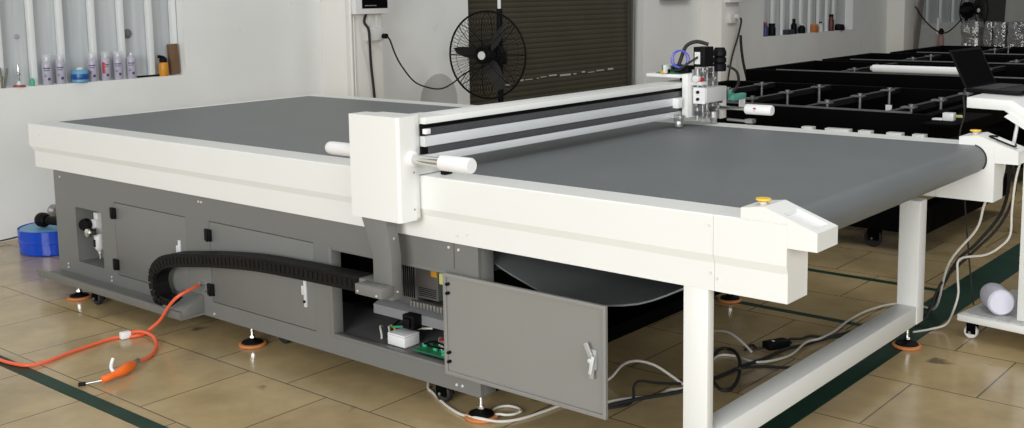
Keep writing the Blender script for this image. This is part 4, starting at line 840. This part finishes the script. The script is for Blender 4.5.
# ================================================================ TROLLEY DESK WITH LAPTOP AND PAPER ROLL
ds = thing('control_trolley', (4.75, 2.35, 0), 'white control trolley with laptop tray standing on a wheeled base', 'trolley')
make('base_plate', MB().prism([(4.375, 2.055), (5.02, 1.97), (5.10, 2.60), (4.45, 2.62)], 'z', 0.083, 0.113), WHITE, ds, 0.003)
make('base_mat', MB().prism([(4.395, 2.075), (5.01, 1.99), (5.08, 2.58), (4.46, 2.60)], 'z', 0.1135, 0.119), SPECK, ds)
make('column', MB().box(4.618, 4.76, 2.085, 2.40, 0.1195, 0.86), WHITE, ds, 0.004)
make('tray_top', MB().prism([(4.335, 1.078), (4.53, 1.072), (4.80, 0.90), (4.80, 0.84), (4.495, 1.026), (4.335, 1.030)], 'y', 2.2, 2.80), WHITE, ds, 0.003)
make('support_wing', MB().prism([(4.50, 1.0), (4.52, 1.015), (4.70, 0.905), (4.70, 0.88)], 'y', 2.19, 2.199), WHITE, ds)
make('strut', MB().cyl((4.553, 2.21, 0.975), (4.535, 2.21, 0.85), 0.008, 10).cyl((4.535, 2.21, 0.855), (4.64, 2.21, 0.80), 0.008, 10), ALU, ds)
for (a, b_) in ((4.425, 2.10), (4.98, 2.05), (4.50, 2.56), (5.03, 2.54)): caster(a, b_, 0.083, 0.030, ds, wm=PLUGM)
pr_ = make('paper_roll', MB().lathe([(0, 0), (0.045, 0.0), (0.064, 0.022), (0.070, 0.05), (0.070, 0.42), (0, 0.42)], (4.43, 2.27, 0.19), 28, (0.83, -0.35, 0.0)) if False else
           MB().lathe([(0, 0), (0.034, 0.0), (0.052, 0.022), (0.058, 0.05), (0.058, 0.17), (0.05, 0.18), (0, 0.18)], (4.452, 2.265, 0.178), 28, (0.50, -0.80, 0.0)), PAPER, origin=(4.45, 2.25, 0.12))
tag(pr_, 'white rolled paper lying on the trolley base', 'paper roll')
lp = thing('laptop', (4.4, 2.55, 1.079), 'open black laptop on the white trolley tray', 'laptop')
ux = Vector((0.10, 1, 0)).normalized(); vx = Vector((1, -0.10, 0)).normalized()
h0 = Vector((4.262, 2.42, 1.09)); wL = 0.345
tilt = (Vector((-0.47, 0.0, 1))).normalized()
base = MB(); bc = h0+ux*wL/2+vx*0.125+Vector((0, 0, -0.001)); base.obox(bc, vx, ux, (0, 0, 1), 0.25, wL, 0.018)
make('keyboard_base', base, BLACK, lp, 0.002)
kb = MB()
for i in range(6):
    for j in range(13): kb.obox(h0+ux*(0.025+j*0.0245)+vx*(0.03+i*0.019)+Vector((0, 0, 0.0095)), vx, ux, (0, 0, 1), 0.015, 0.020, 0.003)
make('keys', kb, mat('key plastic', (0.03, 0.03, 0.03), 0.5, var=0.1), lp)
nn_ = vx.cross(ux).cross(Vector((0,0,1)))
lidn = ux.cross(tilt).normalized()
make('screen_lid', MB().obox(h0+ux*wL/2+tilt*0.102, ux, tilt, lidn, wL, 0.204, 0.008), BLACK, lp, 0.002)
make('screen', MB().obox(h0+ux*wL/2+tilt*0.103+(lidn if lidn.x > 0 else -lidn)*0.0045, ux, tilt, lidn, wL-0.03, 0.178, 0.001), SCREEN, lp)
make('cord', MB().tube(smooth_path([(4.33, 2.19, 1.12), (4.325, 2.185, 1.08), (4.33, 2.19, 1.0), (4.31, 2.20, 0.90), (4.32, 2.22, 0.75), (4.36, 2.25, 0.3), (4.40, 2.2, 0.125)], 6), 0.004, 6), RUBBER, lp)

# ================================================================ FAR END OF THE HALL
wrap_n = ['beside the small fan', 'second along from the small fan', 'third along from the small fan', 'fourth along from the small fan']
for k, (a, b_) in enumerate(((0.80, 1.06), (1.09, 1.21), (1.22, 1.40), (1.42, 1.66))):
    mbw = MB(); random.seed(20+k); cxw = (a+b_)/2; rw_ = (b_-a)/2; rings = []
    for q in range(16):
        z = 0.0+1.075*q/15; ring = []
        for s_i in range(24):
            t = 2*PI*s_i/24+PI/4; sc_ = 1.0/max(abs(math.cos(t)), abs(math.sin(t)))
            r = rw_*min(sc_, 1.3)*(1+random.uniform(-0.10, 0.06))*(1.0 if q < 15 else 0.85)
            ring.append((cxw+r*math.cos(t), 13.1+r*math.sin(t)*1.2, z+random.uniform(-0.015, 0.015)*(q > 0)))
        rings.append(ring)
    mbw.loft(rings)
    o = make('wrapped_bundle', mbw, FILM, origin=(cxw, 13.1, 0), ang=15)
    tag(o, 'upright bundle in crumpled plastic wrap, '+wrap_n[k], 'bundle', 'plastic wrapped bundles')
fe = thing('fire_extinguisher', (WX+0.15, 17.85, 0.40), 'faded red bottle with black head below the far window', 'extinguisher')
make('bottle', MB().lathe([(0, 0.38), (0.05, 0.38), (0.055, 0.40), (0.055, 0.62), (0.045, 0.67), (0.025, 0.70), (0, 0.70)], (WX+0.08, 17.85, 0), 20), PINK, fe)
make('bottle_head', MB().lathe([(0, 0.70), (0.035, 0.70), (0.06, 0.72), (0.045, 0.77), (0.02, 0.81), (0, 0.81)], (WX+0.08, 17.85, 0), 16), BLACK, fe)
make('wall_hook', MB().box(WX, WX+0.04, 17.83, 17.87, 0.70, 1.0), PILLARM, fe)
tag(make('wood_plank', MB().obox((-0.93, 16.05, 0.75), (0.02, 0.22, 1), (1, 0, 0), (0, 1, -0.22), 1.55, 0.03, 0.22), mat('grey weathered plank', (0.24, 0.22, 0.20), 0.7, var=0.2, scale=8), origin=(-0.9, 16, 0)), 'grey plank leaning by the farthest pillar', 'plank')
make('cord', MB().tube(smooth_path([(PX+0.03, 15.8, 1.25), (-0.85, 16.2, 1.0), (-0.8, 16.7, 0.80), (-0.75, 17.1, 0.78), (-0.65, 17.5, 1.0)], 7), 0.012, 6), RUBBER, fan2)
tag(make('dark_board', MB().obox((WX+0.10, 20.9, 0.9), (0.0, 0.10, 1), (1, 0, 0), (0, 1, -0.10), 1.8, 0.05, 1.3), mat('dark board', (0.05, 0.05, 0.05), 0.6, var=0.2), origin=(WX+0.1, 20.9, 0)), 'dark upright board leaning against the far window', 'board')
# small things on the second window's ledge
z2 = 0.9255; xl = WX-0.05
def bottle(y, r, h, m, m2, label, neck=0.5):
    r *= 0.75; h *= 0.58
    b = thing('bottle', (xl, y, z2), label, 'bottle', 'bottles on the second window ledge')
    make('bottle_body', MB().lathe([(0, 0), (r, 0), (r*1.04, 0.01), (r*1.04, h*0.62), (r*neck, h*0.75), (r*neck, h*0.85), (0, h*0.85)], (xl, y, z2), 16), m, b)
    make('bottle_cap', MB().lathe([(0, h*0.85), (r*neck*1.1, h*0.85), (r*neck*1.1, h), (0, h)], (xl, y, z2), 14), m2, b)
    return b
bottle(11.13, 0.055, 0.34, mat('navy plastic', (0.05, 0.06, 0.16), 0.4, var=0.1), RED, 'navy bottle with red cap at the first end of the second window ledge')
bottle(11.33, 0.07, 0.30, BLACK, BLACK, 'wide black bottle beside the navy bottle on the second window ledge', 0.8)
bottle(12.02, 0.055, 0.38, BLACK, BLACK, 'tall black bottle on the second window ledge behind the flat dark case')
bottle(12.28, 0.07, 0.24, BLACK, PLUGM, 'short black bottle with pale cap on the second window ledge', 0.6)
bottle(12.92, 0.05, 0.26, PLUGM, BLACK, 'white bottle with black cap beside the orange jar')
bottle(13.30, 0.06, 0.44, mat('maroon plastic', (0.10, 0.02, 0.02), 0.4, var=0.1), BLACK, 'tall maroon bottle on the second window ledge', 0.7)
dc = make('flat_case', MB().box(xl-0.04, xl+0.045, 11.72, 11.95, z2, z2+0.07), mat('dark navy case', (0.02, 0.025, 0.045), 0.5, var=0.1), origin=(xl, 11.9, z2), bevel=0.008)
tag(dc, 'flat dark case on the second window ledge', 'case')
oj = thing('jar', (xl, 12.68, z2), 'orange jar on the second window ledge', 'jar')
make('jar_body', MB().lathe([(0, 0), (0.065, 0), (0.072, 0.02), (0.072, 0.09), (0.06, 0.10), (0, 0.10)], (xl, 12.68, z2), 18), mat('dull orange', (0.42, 0.14, 0.04), 0.5, var=0.1), oj)
make('jar_lid', MB().lathe([(0, 0.10), (0.06, 0.10), (0.056, 0.125), (0, 0.125)], (xl, 12.68, z2), 18), mat('dull orange lid', (0.50, 0.20, 0.06), 0.5, var=0.1), oj)
cn = make('coiled_strap', MB().lathe([(0, 0), (0.09, 0), (0.10, 0.03), (0.08, 0.09), (0, 0.10)], (xl, 13.58, z2), 16), BLACK, origin=(xl, 13.58, z2)); tag(cn, 'low black coil at the far end of the second window ledge', 'coil')
